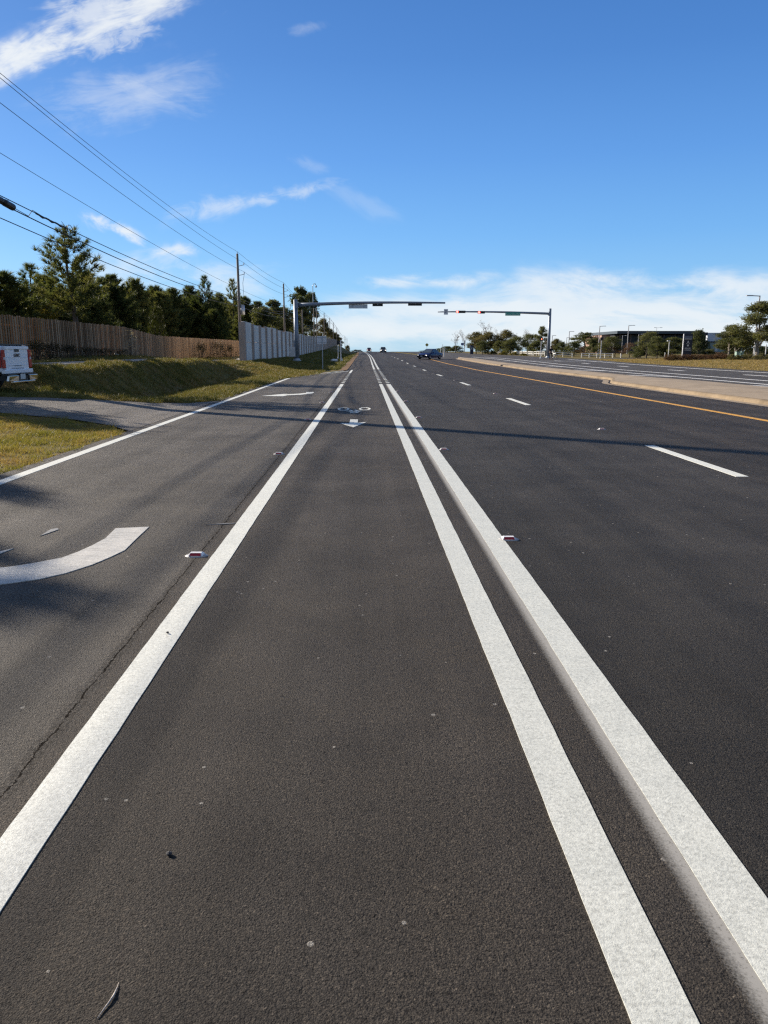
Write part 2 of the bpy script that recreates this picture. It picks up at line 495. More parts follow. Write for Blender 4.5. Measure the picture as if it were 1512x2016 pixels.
def rawmesh(name, V, F, mat, parent=None):
    """Big meshes straight from numpy arrays (triangles or quads)."""
    me = bpy.data.meshes.new(name)
    nv, nf, k = len(V), len(F), F.shape[1]
    me.vertices.add(nv); me.vertices.foreach_set('co', np.asarray(V, dtype=np.float32).ravel())
    me.loops.add(nf * k); me.loops.foreach_set('vertex_index', F.astype(np.int32).ravel())
    me.polygons.add(nf)
    me.polygons.foreach_set('loop_start', np.arange(0, nf * k, k, dtype=np.int32))
    me.update(calc_edges=True); me.validate()
    me.materials.append(mat)
    o = bpy.data.objects.new(name, me)
    COL.objects.link(o)
    if parent is not None:
        o.parent = parent
    return o

def tag(o, label=None, cat=None, group=None, kind=None):
    if label: o['label'] = label
    if cat: o['category'] = cat
    if group: o['group'] = group
    if kind: o['kind'] = kind
    return o

def thing(name, label, cat, loc=(0, 0, 0), rz=0.0, group=None):
    o = bpy.data.objects.new(name, None)
    COL.objects.link(o)
    o.empty_display_size = .3
    o.location = loc; o.rotation_euler = (0, 0, rz)
    return tag(o, label, cat, group)

def copytree(o, parent=None):
    c = o.copy(); COL.objects.link(c); c.parent = parent
    for ch in list(o.children):
        copytree(ch, c)
    return c

def text(s, size, name, mat, parent, mtx, extrude=.004, bold=0.0):
    cu = bpy.data.curves.new(name, 'FONT'); cu.body = s; cu.size = size; cu.extrude = extrude
    cu.align_x = 'CENTER'; cu.align_y = 'CENTER'; cu.offset = bold
    t = bpy.data.objects.new('tmp', cu); COL.objects.link(t)
    dg = bpy.context.evaluated_depsgraph_get(); dg.update()
    me = bpy.data.meshes.new_from_object(t.evaluated_get(dg))
    bpy.data.objects.remove(t)
    me.name = name; me.materials.clear(); me.materials.append(mat)
    o = bpy.data.objects.new(name, me); COL.objects.link(o); o.parent = parent; o.matrix_local = mtx
    return o

# ------------------------------------------------------------------ setting
xs = np.unique(np.concatenate([np.array([-400, -250, -160, -110, -80, -60, -50, -40, -33, -27, -23, -20.]), np.arange(-18, -4, .35), np.arange(-4, 30, 2.0), np.arange(30, 60, 2.5), np.array([65, 75, 90, 120, 160, 250, 400.])]))
ys = np.unique(np.concatenate([np.array([-40, -20, -10, 0, 4.]), np.arange(6, 64, .6), np.arange(64, 130, 3), np.arange(130, 360, 10), np.array([380, 420, 500, 600, 750, 900.])]))
XX, YY = np.meshgrid(xs, ys, indexing='ij')
ZZ = H(XX, YY)
rough = (np.sin(XX * 3.1 + YY * 1.7) * np.sin(YY * 2.3 - XX * 1.1) * .035 + np.sin(XX * .9 + 2) * np.sin(YY * .7) * .05)
msk = (XX < -6.2) & (XX > -60)
ZZ = ZZ + np.where(msk & (YY > 24), rough, 0)
nx, ny = XX.shape
idx = np.arange(nx * ny).reshape(nx, ny)
F = np.stack([idx[:-1, :-1], idx[1:, :-1], idx[1:, 1:], idx[:-1, 1:]], -1).reshape(-1, 4)
g = rawmesh('ground', np.stack([XX, YY, ZZ], -1).reshape(-1, 3), F, m_ground)
tag(g, 'rough winter grass and soil beside the road', kind='structure')

def strip(name, xa, xb, y0, y1, mat, dz=0.0, step=3.0, label=None, thick=0.0, zf=None):
    """A road-following sheet between x = xa(y) and x = xb(y)."""
    fa = xa if callable(xa) else (lambda y: xa + float(S(y)))
    fb = xb if callable(xb) else (lambda y: xb + float(S(y)))
    zf = zf or (lambda x, y: float(G(y)))
    st = min(step, 5.0)
    cand = sorted({round(float(v), 3) for v in np.arange(math.ceil(y0 / 5) * 5, y1, 5.0)} | {round(float(v), 3) for v in (np.arange(y0, y1, st) if st < 2.5 else [])} | {v for v in (41.5, 57.0) if y0 < v < y1} | {y0, y1})
    b = MB()
    rows = []
    n = len(cand) - 1
    for y in cand:
        a, c = fa(y), fb(y)
        rows.append(((a, y, zf(a, y) + dz), (c, y, zf(c, y) + dz)))
    for k in range(n):
        (a0, c0), (a1, c1) = rows[k], rows[k + 1]
        b.face([a0, c0, c1, a1])
        if thick:
            dn = lambda p: (p[0], p[1], p[2] - thick)
            b.face([a0, a1, dn(a1), dn(a0)]); b.face([c1, c0, dn(c0), dn(c1)])
    if thick:
        a0, c0 = rows[0]; a1, c1 = rows[-1]
        dn = lambda p: (p[0], p[1], p[2] - thick)
        b.face([c0, a0, dn(a0), dn(c0)]); b.face([a1, c1, dn(c1), dn(a1)])
    o = b.build(name, mat)
    return tag(o, label, kind='structure')

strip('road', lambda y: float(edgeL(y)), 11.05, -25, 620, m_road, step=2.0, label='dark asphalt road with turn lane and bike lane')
strip('opposite_road', 14.0, 30.0, -25, 620, m_opp, dz=-.004, step=5, label='asphalt carriageway beyond the median')
strip('turn_bay', 11.05, 14.0, 108, 170, m_opp, dz=-.006, step=4, label='asphalt opening through the median')
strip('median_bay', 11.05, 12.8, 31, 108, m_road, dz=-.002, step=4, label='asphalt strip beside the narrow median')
b = MB()
for x0, x1 in ((29.8, 38), (38, 50), (50, 70), (70, 110)):
    for y0, y1 in ((103, 116), (116, 130)):
        q = [(x0, y0), (x1, y0), (x1, y1), (x0, y1)]
        b.face([(x, y, max(h1(x, y) + .07, float(G(y)) - .004 if x < 31 else -9)) for x, y in q])
tag(b.build('side_street', m_opp), 'side street leaving on the right', kind='structure')
strip('soil_strip', lambda y: float(edgeL(y)) - .5 - .12 * math.sin(y * .9) - .08 * math.sin(y * 2.3), lambda y: float(edgeL(y)) + .06, 57.5, 320, simple('orange soil', (.20, .125, .07), .95, var=.25, scale=1.5, spec=.1), dz=.045, step=5, zf=h1, label='bare orange soil beside the pavement edge')
# driveway
b = MB()
dxs = [-30, -26, -22, -18, -14, -12, -10.4, -9, -8.2, -7, -6.2, -5.6, -5.2, -4.8, -4.5]
def drvz(x, y):
    return max(0.0, float(np.interp(x, [-60, -20, -11, -8.6, -5.2], [1.2, .42, .22, .2, 0.0]))) + (.004 if x > -5 else .006)
for x0, x1 in zip(dxs[:-1], dxs[1:]):
    n0, n1 = np.interp(x0, *DRV_NEAR), np.interp(x1, *DRV_NEAR); f0, f1 = np.interp(x0, *DRV_FAR), np.interp(x1, *DRV_FAR)
    for k in range(4):
        t0, t1 = k / 4, (k + 1) / 4
        q = [(x0, n0 + (f0 - n0) * t0), (x1, n1 + (f1 - n1) * t0), (x1, n1 + (f1 - n1) * t1), (x0, n0 + (f0 - n0) * t1)]
        b.face([(x, y, drvz(x, y)) for x, y in q])
tag(b.build('driveway', m_drive), 'pale worn asphalt driveway meeting the turn lane', kind='structure')
strip('sidewalk', -13.0, -11.7, 28, 66, m_side, dz=.035, step=1.0, label='narrow concrete sidewalk on top of the bank', zf=h1, thick=.06)

# median with kerb
def medprofile(y):
    t = float(sst(34.0, 40.0, y))
    a = 11.3 + (12.75 - 11.3) * t
    c = 15.4 + (14.9 - 15.4) * t
    e = float(sst(100, 111, y))
    mid = 13.6
    a = a + (mid - .15 - a) * e ** 2; c = c + (mid + .15 - c) * e ** 2
    return a + float(S(y)), c + float(S(y))
b = MB(); gb = MB(); kb = MB()
yl = sorted(set(list(np.arange(-25, 30, 5.0)) + list(np.arange(30, 46, .5)) + list(np.arange(46, 100, 2.0)) + [60., 80., 105.] + list(np.arange(100, 111.6, .5))))
prev = None
for y in yl:
    a, c = medprofile(y); z = float(G(y))
    cs = [(a, y, z - .05), (a + .05, y, z + .085), (a + .10, y, z + .112), (a + .22, y, z + .122), ((a + c) / 2, y, z + .19), (c - .17, y, z + .152), (c - .07, y, z + .145), (c - .03, y, z + .115), (c, y, z - .05)]
    gu = [(a - .38, y, z + .004), (a + .01, y, z - .004)]
    if prev:
        for k in range(8):
            (kb if k in (0, 1, 2, 5, 6, 7) else b).face([prev[0][k], prev[0][k + 1], cs[k + 1], cs[k]])
        gb.face([prev[1][0], prev[1][1], gu[1], gu[0]])
    prev = (cs, gu)
b.face(prev[0])
tag(b.build('median', m_conc), 'sandy concrete median with rounded kerb', kind='structure')
tag(kb.build('kerb', simple('darkened kerb', (.27, .205, .135), .9, var=.22, scale=1.0, bump=.4, bscale=50, spec=.15, grime=.45)), 'rounded darkened kerb along the median', kind='structure')  # kerb colour set darker than the median to offset direct sun on its face
tag(gb.build('gutter', m_conc), 'concrete gutter along the median kerb', kind='structure')
# ---- markings
def line(x0, x1, y0, y1, mat, label, step=3.0, dz=.0036, thick=.0036):
    if y0 < 0 and mat is not m_white_old:
        q0, q1 = x0, x1
        x0 = lambda y: q0 + .001 * math.sin(y * 3.1 + q0 * 9) + .0008 * math.sin(y * 13.7) + .0007 * math.sin(y * 31)
        x1 = lambda y: q1 + .001 * math.sin(y * 2.7 + q1 * 7) + .0008 * math.sin(y * 11.9) + .0007 * math.sin(y * 37)
        step = .12
    return strip('road_marking', x0, x1, y0, y1, mat, dz=dz, step=step, label=label, thick=thick)

line(-1.155, -1.005, -6, 34.5, m_white_l, 'solid white line left of the bike lane')
line(.598, .752, -6, 34.5, m_white, 'inner solid white line right of the bike lane')
line(.952, 1.115, -6, 34.5, m_white, 'outer solid white line right of the bike lane')
line(.598, .752, 62, 330, m_white, 'inner white line going up to the crest', 4)
line(.952, 1.115, 62, 330, m_white, 'outer white line going up to the crest', 4)
line(-1.155, -1.005, 51.5, 59.5, m_white_l, 'short white line where the turn lane begins')
def dotted(x0, x1, ya, yb, mat, label):
    b = MB()
    y = ya
    while y < yb:
        zc = float(G(y))
        b.box(((x0 + x1) / 2, y + .31, zc + .0027), (x1 - x0, .62, .0056))
        y += 1.95
    tag(b.build('road_marking', mat), label, kind='structure')
dotted(.598, .752, 35.6, 61, m_white, 'dotted inner white line across the merge')
dotted(.952, 1.115, 35.6, 61, m_white, 'dotted outer white line across the merge')
dotted(-1.155, -1.005, 35.6, 50, m_white_l, 'dotted white line across the turn lane entry')
# faint overspray of an older line
m, nt, out = newmat('old line overspray')
tc = N(nt, 'ShaderNodeTexCoord'); sp = N(nt, 'ShaderNodeSeparateXYZ'); L(nt, tc.outputs['Object'], sp.inputs[0])
e = math_n(nt, 'ADD', math_n(nt, 'DIVIDE', math_n(nt, 'SUBTRACT', sp.outputs[0], .885), .045), math_n(nt, 'MULTIPLY', math_n(nt, 'SUBTRACT', noise(nt, tc.outputs['Object'], 130, 5, .85), .5), 1.8), True)
sp2 = math_n(nt, 'MULTIPLY', e, ramp(nt, noise(nt, tc.outputs['Object'], 110, 3, .7), [(.30, (.45,) * 3), (.44, (1, 1, 1))]))
pp = N(nt, 'ShaderNodeBsdfPrincipled', i_Roughness=.8); pp.inputs['Base Color'].default_value = (.35, .335, .305, 1)
tr = N(nt, 'ShaderNodeBsdfTransparent'); mx = N(nt, 'ShaderNodeMixShader'); L(nt, sp2, mx.inputs[0]); L(nt, tr.outputs[0], mx.inputs[1]); L(nt, pp.outputs[0], mx.inputs[2]); L(nt, mx.outputs[0], out.inputs[0])
strip('road_marking', .83, .952, -6, 34.5, m, dz=.002, label='faded grey edge of an older painted line')

line(-4.33, -4.18, -6, 41.5, m_white_l, 'white edge line of the turn lane')
b = MB(); ta = [(-4.33, 41.5), (-1.3, 56.0), (-1.28, 57.2), (-4.18, 42.4), (-4.18, 41.5)]
b.prism([(x, y, .0) for x, y in ta], (0, 0, .0056)); tag(b.build('road_marking', m_white_l), 'white edge line tapering in at the lane start', kind='structure')
b = MB(); ta = [(-3.6, 47.4), (-1.5, 58.2), (-1.5, 59.0), (-3.6, 48.2)]
b.prism([(x, y, .0) for x, y in ta], (0, 0, .0056)); tag(b.build('road_marking', m_white_old), 'second worn white taper line', kind='structure')
line(8.69, 8.85, -10, 104, m_yellow, 'yellow line beside the median')
for k in range(11):
    y = 8.85 + 12.19 * k
    if k == 0 or True:
        o = line(4.49, 4.645, y, y + 3.05, m_white_l, 'white lane dash on the road', 3.05)
        o['group'] = 'white lane dashes'
for k in range(6):
    y = 190 + 14 * k
    o = line(4.49, 4.645, y, y + 5, m_white_l, 'white lane dash on the road', 5); o['group'] = 'white lane dashes'
line(18.04, 18.30, -10, 130, m_white_old, 'white line of the opposite turn bay', 6, .0, .004)
line(20.24, 20.50, -10, 130, m_white_old, 'second white line of the opposite turn bay', 6, .0, .004)
line(27.6, 27.9, -10, 104, m_white_old, 'white edge line of the far carriageway', 6, .0, .004)
for k in range(8):
    o = line(23.9, 24.22, 8 + 12.19 * k, 11 + 12.19 * k, m_white_old, 'white lane dash on the far carriageway', 3.05, .0, .004); o['group'] = 'far lane dashes'
for y in (20, 33, 46.3, 58.7, 71):
    b = MB(); z = float(G(y))
    b.prism([(15.7, y + 1.5, z - .003), (17.9, y - 2.4, z - .003), (17.9, y - 1.5, z - .003), (15.7, y + 2.4, z - .003)], (0, 0, .005))
    o = tag(b.build('road_marking', m_white_old), 'white hatch bar beside the median', group='white hatch bars', kind='structure')
for y in (90, 94.5):
    b = MB(); z = float(G(y)); b.box((22.4, y, z + .0), (14.5, .5, .008)); tag(b.build('road_marking', m_white_old), 'white crosswalk line over the far carriageway', group='crosswalk lines', kind='structure')

def pxpoly(name, pts, mat, label, z=.0):
    P = [gp(x, y, z) for x, y in pts]
    b = MB(); b.prism([(p.x, p.y, z) for p in P], (0, 0, .0055))
    return tag(b.build(name, mat), label, kind='structure')
outer = [(0, 1152), (76, 1141.5), (131, 1129), (182, 1112.6), (219, 1097), (246, 1084), (265, 1065), (293.6, 1038)]
inner = [(228, 1041), (207, 1061), (182, 1074.5), (152, 1088), (122, 1099), (76, 1108), (30, 1115.6), (0, 1119), (-90, 1127)]
pxpoly('road_marking', [(-90, 1160)] + outer + inner, m_white_s, 'white curved shaft of the near turn arrow')
pxpoly('road_marking', [(27, 1080.6), (-20, 1098), (-89, 1126), (-91, 1161), (-60, 1205), (-330, 1128), (-80, 1104)], m_white_s, 'white head of the near turn arrow')
pxpoly('road_marking', [(514.5, 779.6), (567.5, 775), (558.5, 776.6), (588, 775.3), (603, 773.7), (603, 772.2), (617, 771.8), (618, 773.4), (613.7, 775), (592.6, 777.2), (566, 778.4), (558, 780.2)], m_white_l, 'white turn arrow farther up the turn lane')
pxpoly('road_marking', [(79, 1056), (100, 1043), (113, 1040.5), (116, 1043), (105, 1047)], paintmat('worn scuff', (.33, .32, .30), .6), 'small scuff of white paint in the turn lane')
pxpoly('road_marking', [(405, 1034), (440, 1031.2), (464, 1030.4), (462, 1031.6), (440, 1032.8)], paintmat('faint chalk', (.17, .165, .16)), 'faint pale scratch beside the white line')
# bike symbol and arrow (upside down from here: they face oncoming riders)
b = MB()
def ring(cx, cy, rx, ry, w, n=28):
    for k in range(n):
        a0, a1 = 2 * math.pi * k / n, 2 * math.pi * (k + 1) / n
        b.prism([(cx + rx * math.cos(a0), cy + ry * math.sin(a0), 0), (cx + rx * math.cos(a1), cy + ry * math.sin(a1), 0),
                 (cx + (rx - w) * math.cos(a1), cy + (ry - w * 2.2) * math.sin(a1), 0), (cx + (rx - w) * math.cos(a0), cy + (ry - w * 2.2) * math.sin(a0), 0)], (0, 0, .0055))
def bar(x0, y0, x1, y1, w):
    d = Vector((x1 - x0, y1 - y0)).normalized(); nrm = Vector((-d.y, d.x)) * w / 2
    b.prism([(x0 + nrm.x, y0 + nrm.y, 0), (x1 + nrm.x, y1 + nrm.y, 0), (x1 - nrm.x, y1 - nrm.y, 0), (x0 - nrm.x, y0 - nrm.y, 0)], (0, 0, .0055))
hl, hr = (-.588, 19.7), (-.03, 19.75)
ring(hl[0], hl[1], .155, .47, .052); ring(hr[0], hr[1], .155, .47, .052)
bar(-.49, 19.10, -.30, 18.72, .07); bar(-.41, 19.32, -.21, 18.80, .06); bar(-.30, 19.38, -.13, 19.02, .07); bar(-.13, 19.08, -.29, 18.50, .06); bar(-.46, 19.05, -.15, 19.10, .11)
bar(-.40, 18.50, -.19, 18.50, .13)
o = b.build('road_marking', m_white_l); o.location.z = .0; tag(o, 'white bicycle symbol in the bike lane', kind='structure')
pxpoly('road_marking', [(689.6, 826), (704.7, 826), (704.3, 832.6), (721.7, 831.2), (696, 841.3), (669.8, 833.4), (687.6, 833.9)], m_white_l, 'white straight arrow in the bike lane')

# ------------------------------------------------------------------ road reflectors and small litter
rp = thing('road_reflector', '', 'road reflector', (0, 0, 0))
b = MB()
ov = [(.092 * math.cos(a) * (1 if abs(math.cos(a)) < .8 else .97), .058 * math.sin(a)) for a in np.linspace(0, 2 * math.pi, 20, endpoint=False)]
for k in range(20):
    a, c_ = ov[k], ov[(k + 1) % 20]
    b.face([(a[0], a[1], -.002), (c_[0], c_[1], -.002), (c_[0] * .8, c_[1] * .85, .008), (a[0] * .8, a[1] * .85, .008)])
b.face([(x * .8, y * .85, .008) for x, y in ov])
b.build('base_plate', simple('reflector base grey', (.50, .48, .46), .55, var=.15, scale=30, grime=.4), rp)
b = MB()
b.v = [(-.055, -.046, .007), (.055, -.046, .007), (.055, .046, .007), (-.055, .046, .007), (-.043, -.020, .026), (.043, -.020, .026), (.043, .020, .026), (-.043, .020, .026)]; b.f = [(3, 2, 1, 0), (4, 5, 6, 7), (0, 1, 5, 4), (1, 2, 6, 5), (2, 3, 7, 6), (3, 0, 4, 7)]
b.build('reflector_body', m_rpm, rp, bevel=.003)
b = MB(); b.face([(-.043, -.0455, .0095), (.043, -.0455, .0095), (.037, -.0235, .0255), (-.037, -.0235, .0255)]); b.build('reflector_lens', m_lens, rp)
def rpms(pts, group, labels):
    first = True
    for (x, y), lab in zip(pts, labels):
        o = rp if (first and 'label' not in rp.keys()) else copytree(rp)
        first = False
        o.location = (x + float(S(y)), y, float(G(y)) + .001); o.rotation_euler = (0, 0, rng.uniform(-.06, .06))
        o['label'] = lab; o['group'] = group
P1 = gp(387, 1094); P2 = gp(1001, 1062)
left = [(P1.x, P1.y)] + [(-1.29, P1.y + 5.6 * k) for k in (1, 2, 3, 4)]
right = [(P2.x, P2.y)] + [(1.20, P2.y + 5.6 * k) for k in (1, 2, 3, 4)]
lane = [(4.57, 14.4 + 12.19 * k) for k in range(5)]
ordn = ['nearest', 'second', 'third', 'fourth', 'fifth']
rpms(left, 'reflectors along the left white line', [f'{w} red and white reflector left of the single white line' for w in ordn])
rpms(right, 'reflectors along the double white line', [f'{w} red and white reflector right of the double white line' for w in ordn])
rpms(lane, 'reflectors between lane dashes', [f'{w} white reflector between the white lane dashes' for w in ordn])

p = gp(222, 1955)
b = MB()
pts = [gp(192, 2006), gp(205, 1988), gp(216, 1974), gp(224, 1962), gp(230, 1948), gp(234, 1935)]
zz = [.002, .003, .004, .004, .003, .002]
b.tube([(q.x, q.y, z) for q, z in zip(pts, zz)], [.0009, .0016, .0020, .0026, .0014, .0004], 6)
tag(b.build('twig', m_twig, smooth=True), 'dry pale twig of bark lying on the asphalt near the camera', 'twig')
for (x, y, r, lab) in ((333, 1681, .008, 'small dark pebble on the asphalt between the white lines'), (330, 1247, .007, 'black speck of grit lying on the left white line')):
    p = gp(x, y, .004); b = MB(); b.blob((p.x, p.y, r * .7 + (.005 if y < 1300 else 0)), (r * 1.2, r, r * .7), 8, 6, .15, 3)
    tag(b.build('pebble', m_stone), lab, 'pebble')

# ------------------------------------------------------------------ vegetation builders
def rot_dirs(d, n, spread, g):
    """n random unit vectors around direction d within a cone-like spread."""
    v = g.normal(size=(n, 3)) * spread + d
    return v / np.linalg.norm(v, axis=1, keepdims=True)

def needles(name, C, D, per, length, width, mat, parent, g, spread=.75):
    """Needle tufts: thin triangles fanned round each centre C along D."""
    n = len(C) * per
    c = np.repeat(C, per, 0)
    d = np.repeat(D, per, 0) + g.normal(size=(n, 3)) * spread
    d /= np.linalg.norm(d, axis=1, keepdims=True)
    ln = length * g.uniform(.6, 1.15, size=(n, 1))
    side = np.cross(d, g.normal(size=(n, 3))); side /= np.linalg.norm(side, axis=1, keepdims=True) + 1e-9
    w = width * g.uniform(.6, 1.3, size=(n, 1))
    base = c + d * ln * .05
    V = np.stack([base - side * w, base + side * w, c + d * ln], 1).reshape(-1, 3)
    return rawmesh(name, V, np.arange(n * 3).reshape(-1, 3), mat, parent)

def leaves(name, C, per, rad, size, mat, parent, g, flat=1.0):
    """Leaf clumps: small quads scattered round each centre."""
    n = len(C) * per
    c = np.repeat(C, per, 0) + g.normal(size=(n, 3)) * rad * np.array([1, 1, flat])
    u = g.normal(size=(n, 3)); u /= np.linalg.norm(u, axis=1, keepdims=True)
    w = np.cross(u, g.normal(size=(n, 3))); w /= np.linalg.norm(w, axis=1, keepdims=True)
    s = size * g.uniform(.6, 1.3, size=(n, 1))
    V = np.stack([c - u * s, c - w * s * .55, c + u * s, c + w * s * .55], 1).reshape(-1, 3)
    return rawmesh(name, V, np.arange(n * 4).reshape(-1, 4), mat, parent)

def pine(seed, h, wid, low=.15, open_=True, mat=None, per=16):
    g = np.random.default_rng(seed); q = random.Random(seed)
    t = thing('pine_tree', '', 'tree')
    b = MB()
    lean = q.uniform(-.03, .03)
    b.tube([(0, 0, -.4), (lean * h * .3, 0, h * .3), (lean * h, .02 * h, h * .7), (lean * h * 1.1, .02 * h, h * .98)], [.020 * h + .03, .016 * h, .008 * h, .003 * h], 8)
    C = []; D = []
    lev = h * low
    while lev < h * .985:
        f = (lev / h - low) / (1 - low)
        shape = (math.sin(min(1, f * 2.4 + .25) * math.pi / 2)) * (1 - f ** 1.5) ** .9 * .95 + .04
        nb = q.randint(3, 5) if open_ else q.randint(4, 6)
        a0 = q.uniform(0, 6.28)
        for k in range(nb):
            ln = wid * shape * q.uniform(.55, 1.15) + .12
            a = a0 + 6.28 * k / nb + q.uniform(-.4, .4)
            rise = q.uniform(.15, .5) + .5 * f
            pts = []
            for j in range(5):
                s_ = j / 4
                pts.append(Vector((lean * lev + math.cos(a) * ln * s_, math.sin(a) * ln * s_ + .015 * h * f, lev + ln * (rise * s_ * .5 + .35 * s_ * s_))))
            if ln > .25:
                b.tube(pts, [.010 + .008 * ln, .008, .006, .005, .003], 4, False)
            nt_ = max(2, int(ln / (.17 if open_ else .13)))
            for j in range(nt_):
                s_ = (.25 if open_ else .12) + (.75 if open_ else .88) * (j + q.random()) / nt_
                k0 = min(3, int(s_ * 4)); p = pts[k0].lerp(pts[k0 + 1], s_ * 4 - k0)
                r_ = .10 * ln
                for _ in range(2):
                    C.append((p.x + q.uniform(-r_, r_), p.y + q.uniform(-r_, r_), p.z + q.uniform(0, r_)))
                    dd = Vector((math.cos(a) * .5, math.sin(a) * .5, .9)) + Vector((q.uniform(-.3, .3), q.uniform(-.3, .3), 0))
                    D.append(tuple(dd.normalized()))
        lev += h * (.042 if open_ else .028) * q.uniform(.7, 1.3)
    C.append((lean * h * 1.1, .02 * h, h * .97)); D.append((0, 0, 1))
    b.build('trunk', m_bark, t)
    needles('crown', np.array(C), np.array(D), per, .42, .018, mat or lf_pine, t, g, .42)
    t['h'] = h
    return t

def broad(seed, h, wid, mat, clear=.25, clumps=260, per=30, leaf=.11, name='broadleaf_tree', bark=None, airy=False, flat=1.0):
    g = np.random.default_rng(seed); q = random.Random(seed)
    t = thing(name, '', 'tree')
    b = MB()
    b.tube([(0, 0, -.4), (.02 * h, 0, h * clear), (.0, .02 * h, h * .6), (.02 * h, 0, h * .85)], [.022 * h + .03, .016 * h + .02, .010 * h, .003 * h], 8)
    C = []
    nl = 9 if not airy else 12
    lobes = []
    for k in range(nl):
        a = 2.4 * k + q.uniform(-.4, .4); f = (k + .5) / nl
        z = h * (clear + .12 + (1 - clear - .2) * f)
        r = wid * (.85 if f < .7 else .55) * q.uniform(.45, .95) * (1 - .35 * abs(f - .4))
        p = Vector((math.cos(a) * r, math.sin(a) * r, z + q.uniform(-.05, .05) * h))
        lobes.append((p, wid * q.uniform(.28, .48) * (.72 if airy else 1.0)))
        z0 = h * (clear * .8 + .45 * f * (1 - clear))
        b.tube([(0, 0, z0), (p.x * .5, p.y * .5, (z0 + p.z) / 2 - .02 * h), tuple(p)], [.009 * h, .006 * h, .002 * h], 5, False)
    lobes.append((Vector((0, 0, h * .93)), wid * .3))
    for k in range(clumps):
        p, r = lobes[k % len(lobes)]
        v = Vector((q.gauss(0, 1), q.gauss(0, 1), q.gauss(0, 1))).normalized() * r * q.uniform(.35, 1.05) ** .6
        v.z *= .7 * flat
        c = p + v
        if c.z > h * .995: c.z = h * .995 - q.random() * .1
        if c.z < h * clear * .7: c.z = h * clear * (.7 + .3 * q.random())
        C.append(tuple(c))
        if k % 3 == 0:
            b.tube([tuple(p), tuple(c)], [.0035 * h, .001 * h], 3, False)
    b.build('trunk', bark or m_bark, t)
    leaves('crown', np.array(C), per, wid * (.09 if not airy else .07), leaf, mat, t, g, .8)
    t['h'] = h
    return t

def bare(seed, h, wid, leafm, nleaf=500, bark=None):
    g = np.random.default_rng(seed); q = random.Random(seed)
    t = thing('bare_tree', '', 'tree')
    b = MB(); tips = []
    def grow(p, d, ln, r, dep):
        p2 = p + d * ln
        mid = p.lerp(p2, .5) + Vector((q.uniform(-1, 1), q.uniform(-1, 1), 0)) * ln * .05
        b.tube([p, mid, p2], [r, r * .8, r * .6], 5 if dep < 2 else 3, False)
        if dep >= 4:
            tips.append(p2); tips.append(mid); return
        for k in range(3 if dep else 5):
            a = q.uniform(0, 6.28); sp = q.uniform(.35, .75)
            ax = Vector((math.cos(a), math.sin(a), 0))
            nd = (d + ax * sp + Vector((0, 0, .15))).normalized()
            s_ = q.uniform(.35, 1.0) if dep == 0 else q.uniform(.5, 1)
            grow(p.lerp(p2, s_), nd, ln * q.uniform(.45, .68), r * .5, dep + 1)
    grow(Vector((0, 0, -.3)), Vector((.02, 0, 1)), h * .55, .016 * h, 0)
    b.build('trunk', bark or m_barkp, t)
    zt = max(v[2] for v in b.v)
    idx_ = [tips[q.randrange(len(tips))] for _ in range(nleaf // 4)]
    leaves('crown', np.array([tuple(v) for v in idx_]), 4, .12, .075, leafm, t, g)
    t['h'] = zt
    return t

def shrubm(seed, r, h, mat, clumps=60, per=24, leaf=.05, name='shrub', cat='shrub', spiky=False):
    g = np.random.default_rng(seed); q = random.Random(seed)
    t = thing(name, '', cat)
    b = MB(); C = []
    for k in range(clumps):
        a = q.uniform(0, 6.28); f = q.random()
        rr = r * math.sqrt(q.random()) * (1 - .55 * f)
        C.append((math.cos(a) * rr, math.sin(a) * rr, h * (.08 + .9 * f)))
        if k % 3 == 0:
            b.tube([(rr * .2 * math.cos(a), rr * .2 * math.sin(a), -.1), C[-1]], [.012, .004], 4, False)
    b.build('stem', m_bark, t)
    if spiky:
        D = np.array([(q.uniform(-.4, .4), q.uniform(-.4, .4), 1) for _ in C]); needles('foliage', np.array(C), D, per, leaf * 6, leaf * .22, mat, t, g, .45)
    else:
        leaves('foliage', np.array(C), per, r * .13, leaf, mat, t, g)
    t['h'] = h
    return t

USED = set()
def place(proto, x, y, Yd, label, group=None, wscale=None, z=None, rz=None, xoff=0):
    """Stand a copy of proto so that its top is seen at pixel (x, y) at depth Yd."""
    if isinstance(Yd, tuple):
        Yd = Yd[0] / (at(x, 600, 1.0).x)
    p = at(x, y, Yd)
    gz = h1(p.x, Yd) if z is None else z
    hh = max(.3, p.z - gz)
    if proto.name in USED:
        o = copytree(proto)
    else:
        o = proto; USED.add(proto.name)
    s_ = hh / proto['h']
    w = s_ if wscale is None else wscale
    o.location = (p.x, Yd, gz); o.scale = (w, w, s_)
    o.rotation_euler = (0, 0, rng.uniform(0, 6.28) if rz is None else rz)
    o['label'] = label
    if group: o['group'] = group
    return o

# ---- left side: pines behind the fence
pA = pine(1, 7.5, 1.9, .30, True, None, 13)
pB = pine(2, 6.5, 2.0, .10, False)
pC = pine(3, 6.5, 2.3, .08, False)
pD = pine(4, 7.0, 1.5, .25, True, None, 13)
pE = pine(5, 6.0, 2.2, .06, False, lf_pined)
pF = pine(6, 6.8, 2.5, .05, False, lf_pined)
gp1 = 'pines behind the wooden fence'
place(pA, 135, 452, 43, 'tallest pine rising above all others behind the wooden fence', gp1, 1.15)
place(pD, 52, 524, (-20.5,), 'slim young pine left of the tallest pine behind the fence', gp1, .95)
place(pC, 4, 540, (-20,), 'pine cut by the left frame edge above the fence', gp1, 1.0)
place(pB, 92, 546, (-23,), 'bushy pine just left of the tallest trunk', gp1, 1.15)
place(pE, 168, 536, (-23,), 'bushy pine just right of the tallest trunk, behind its bent limb', gp1, 1.2)
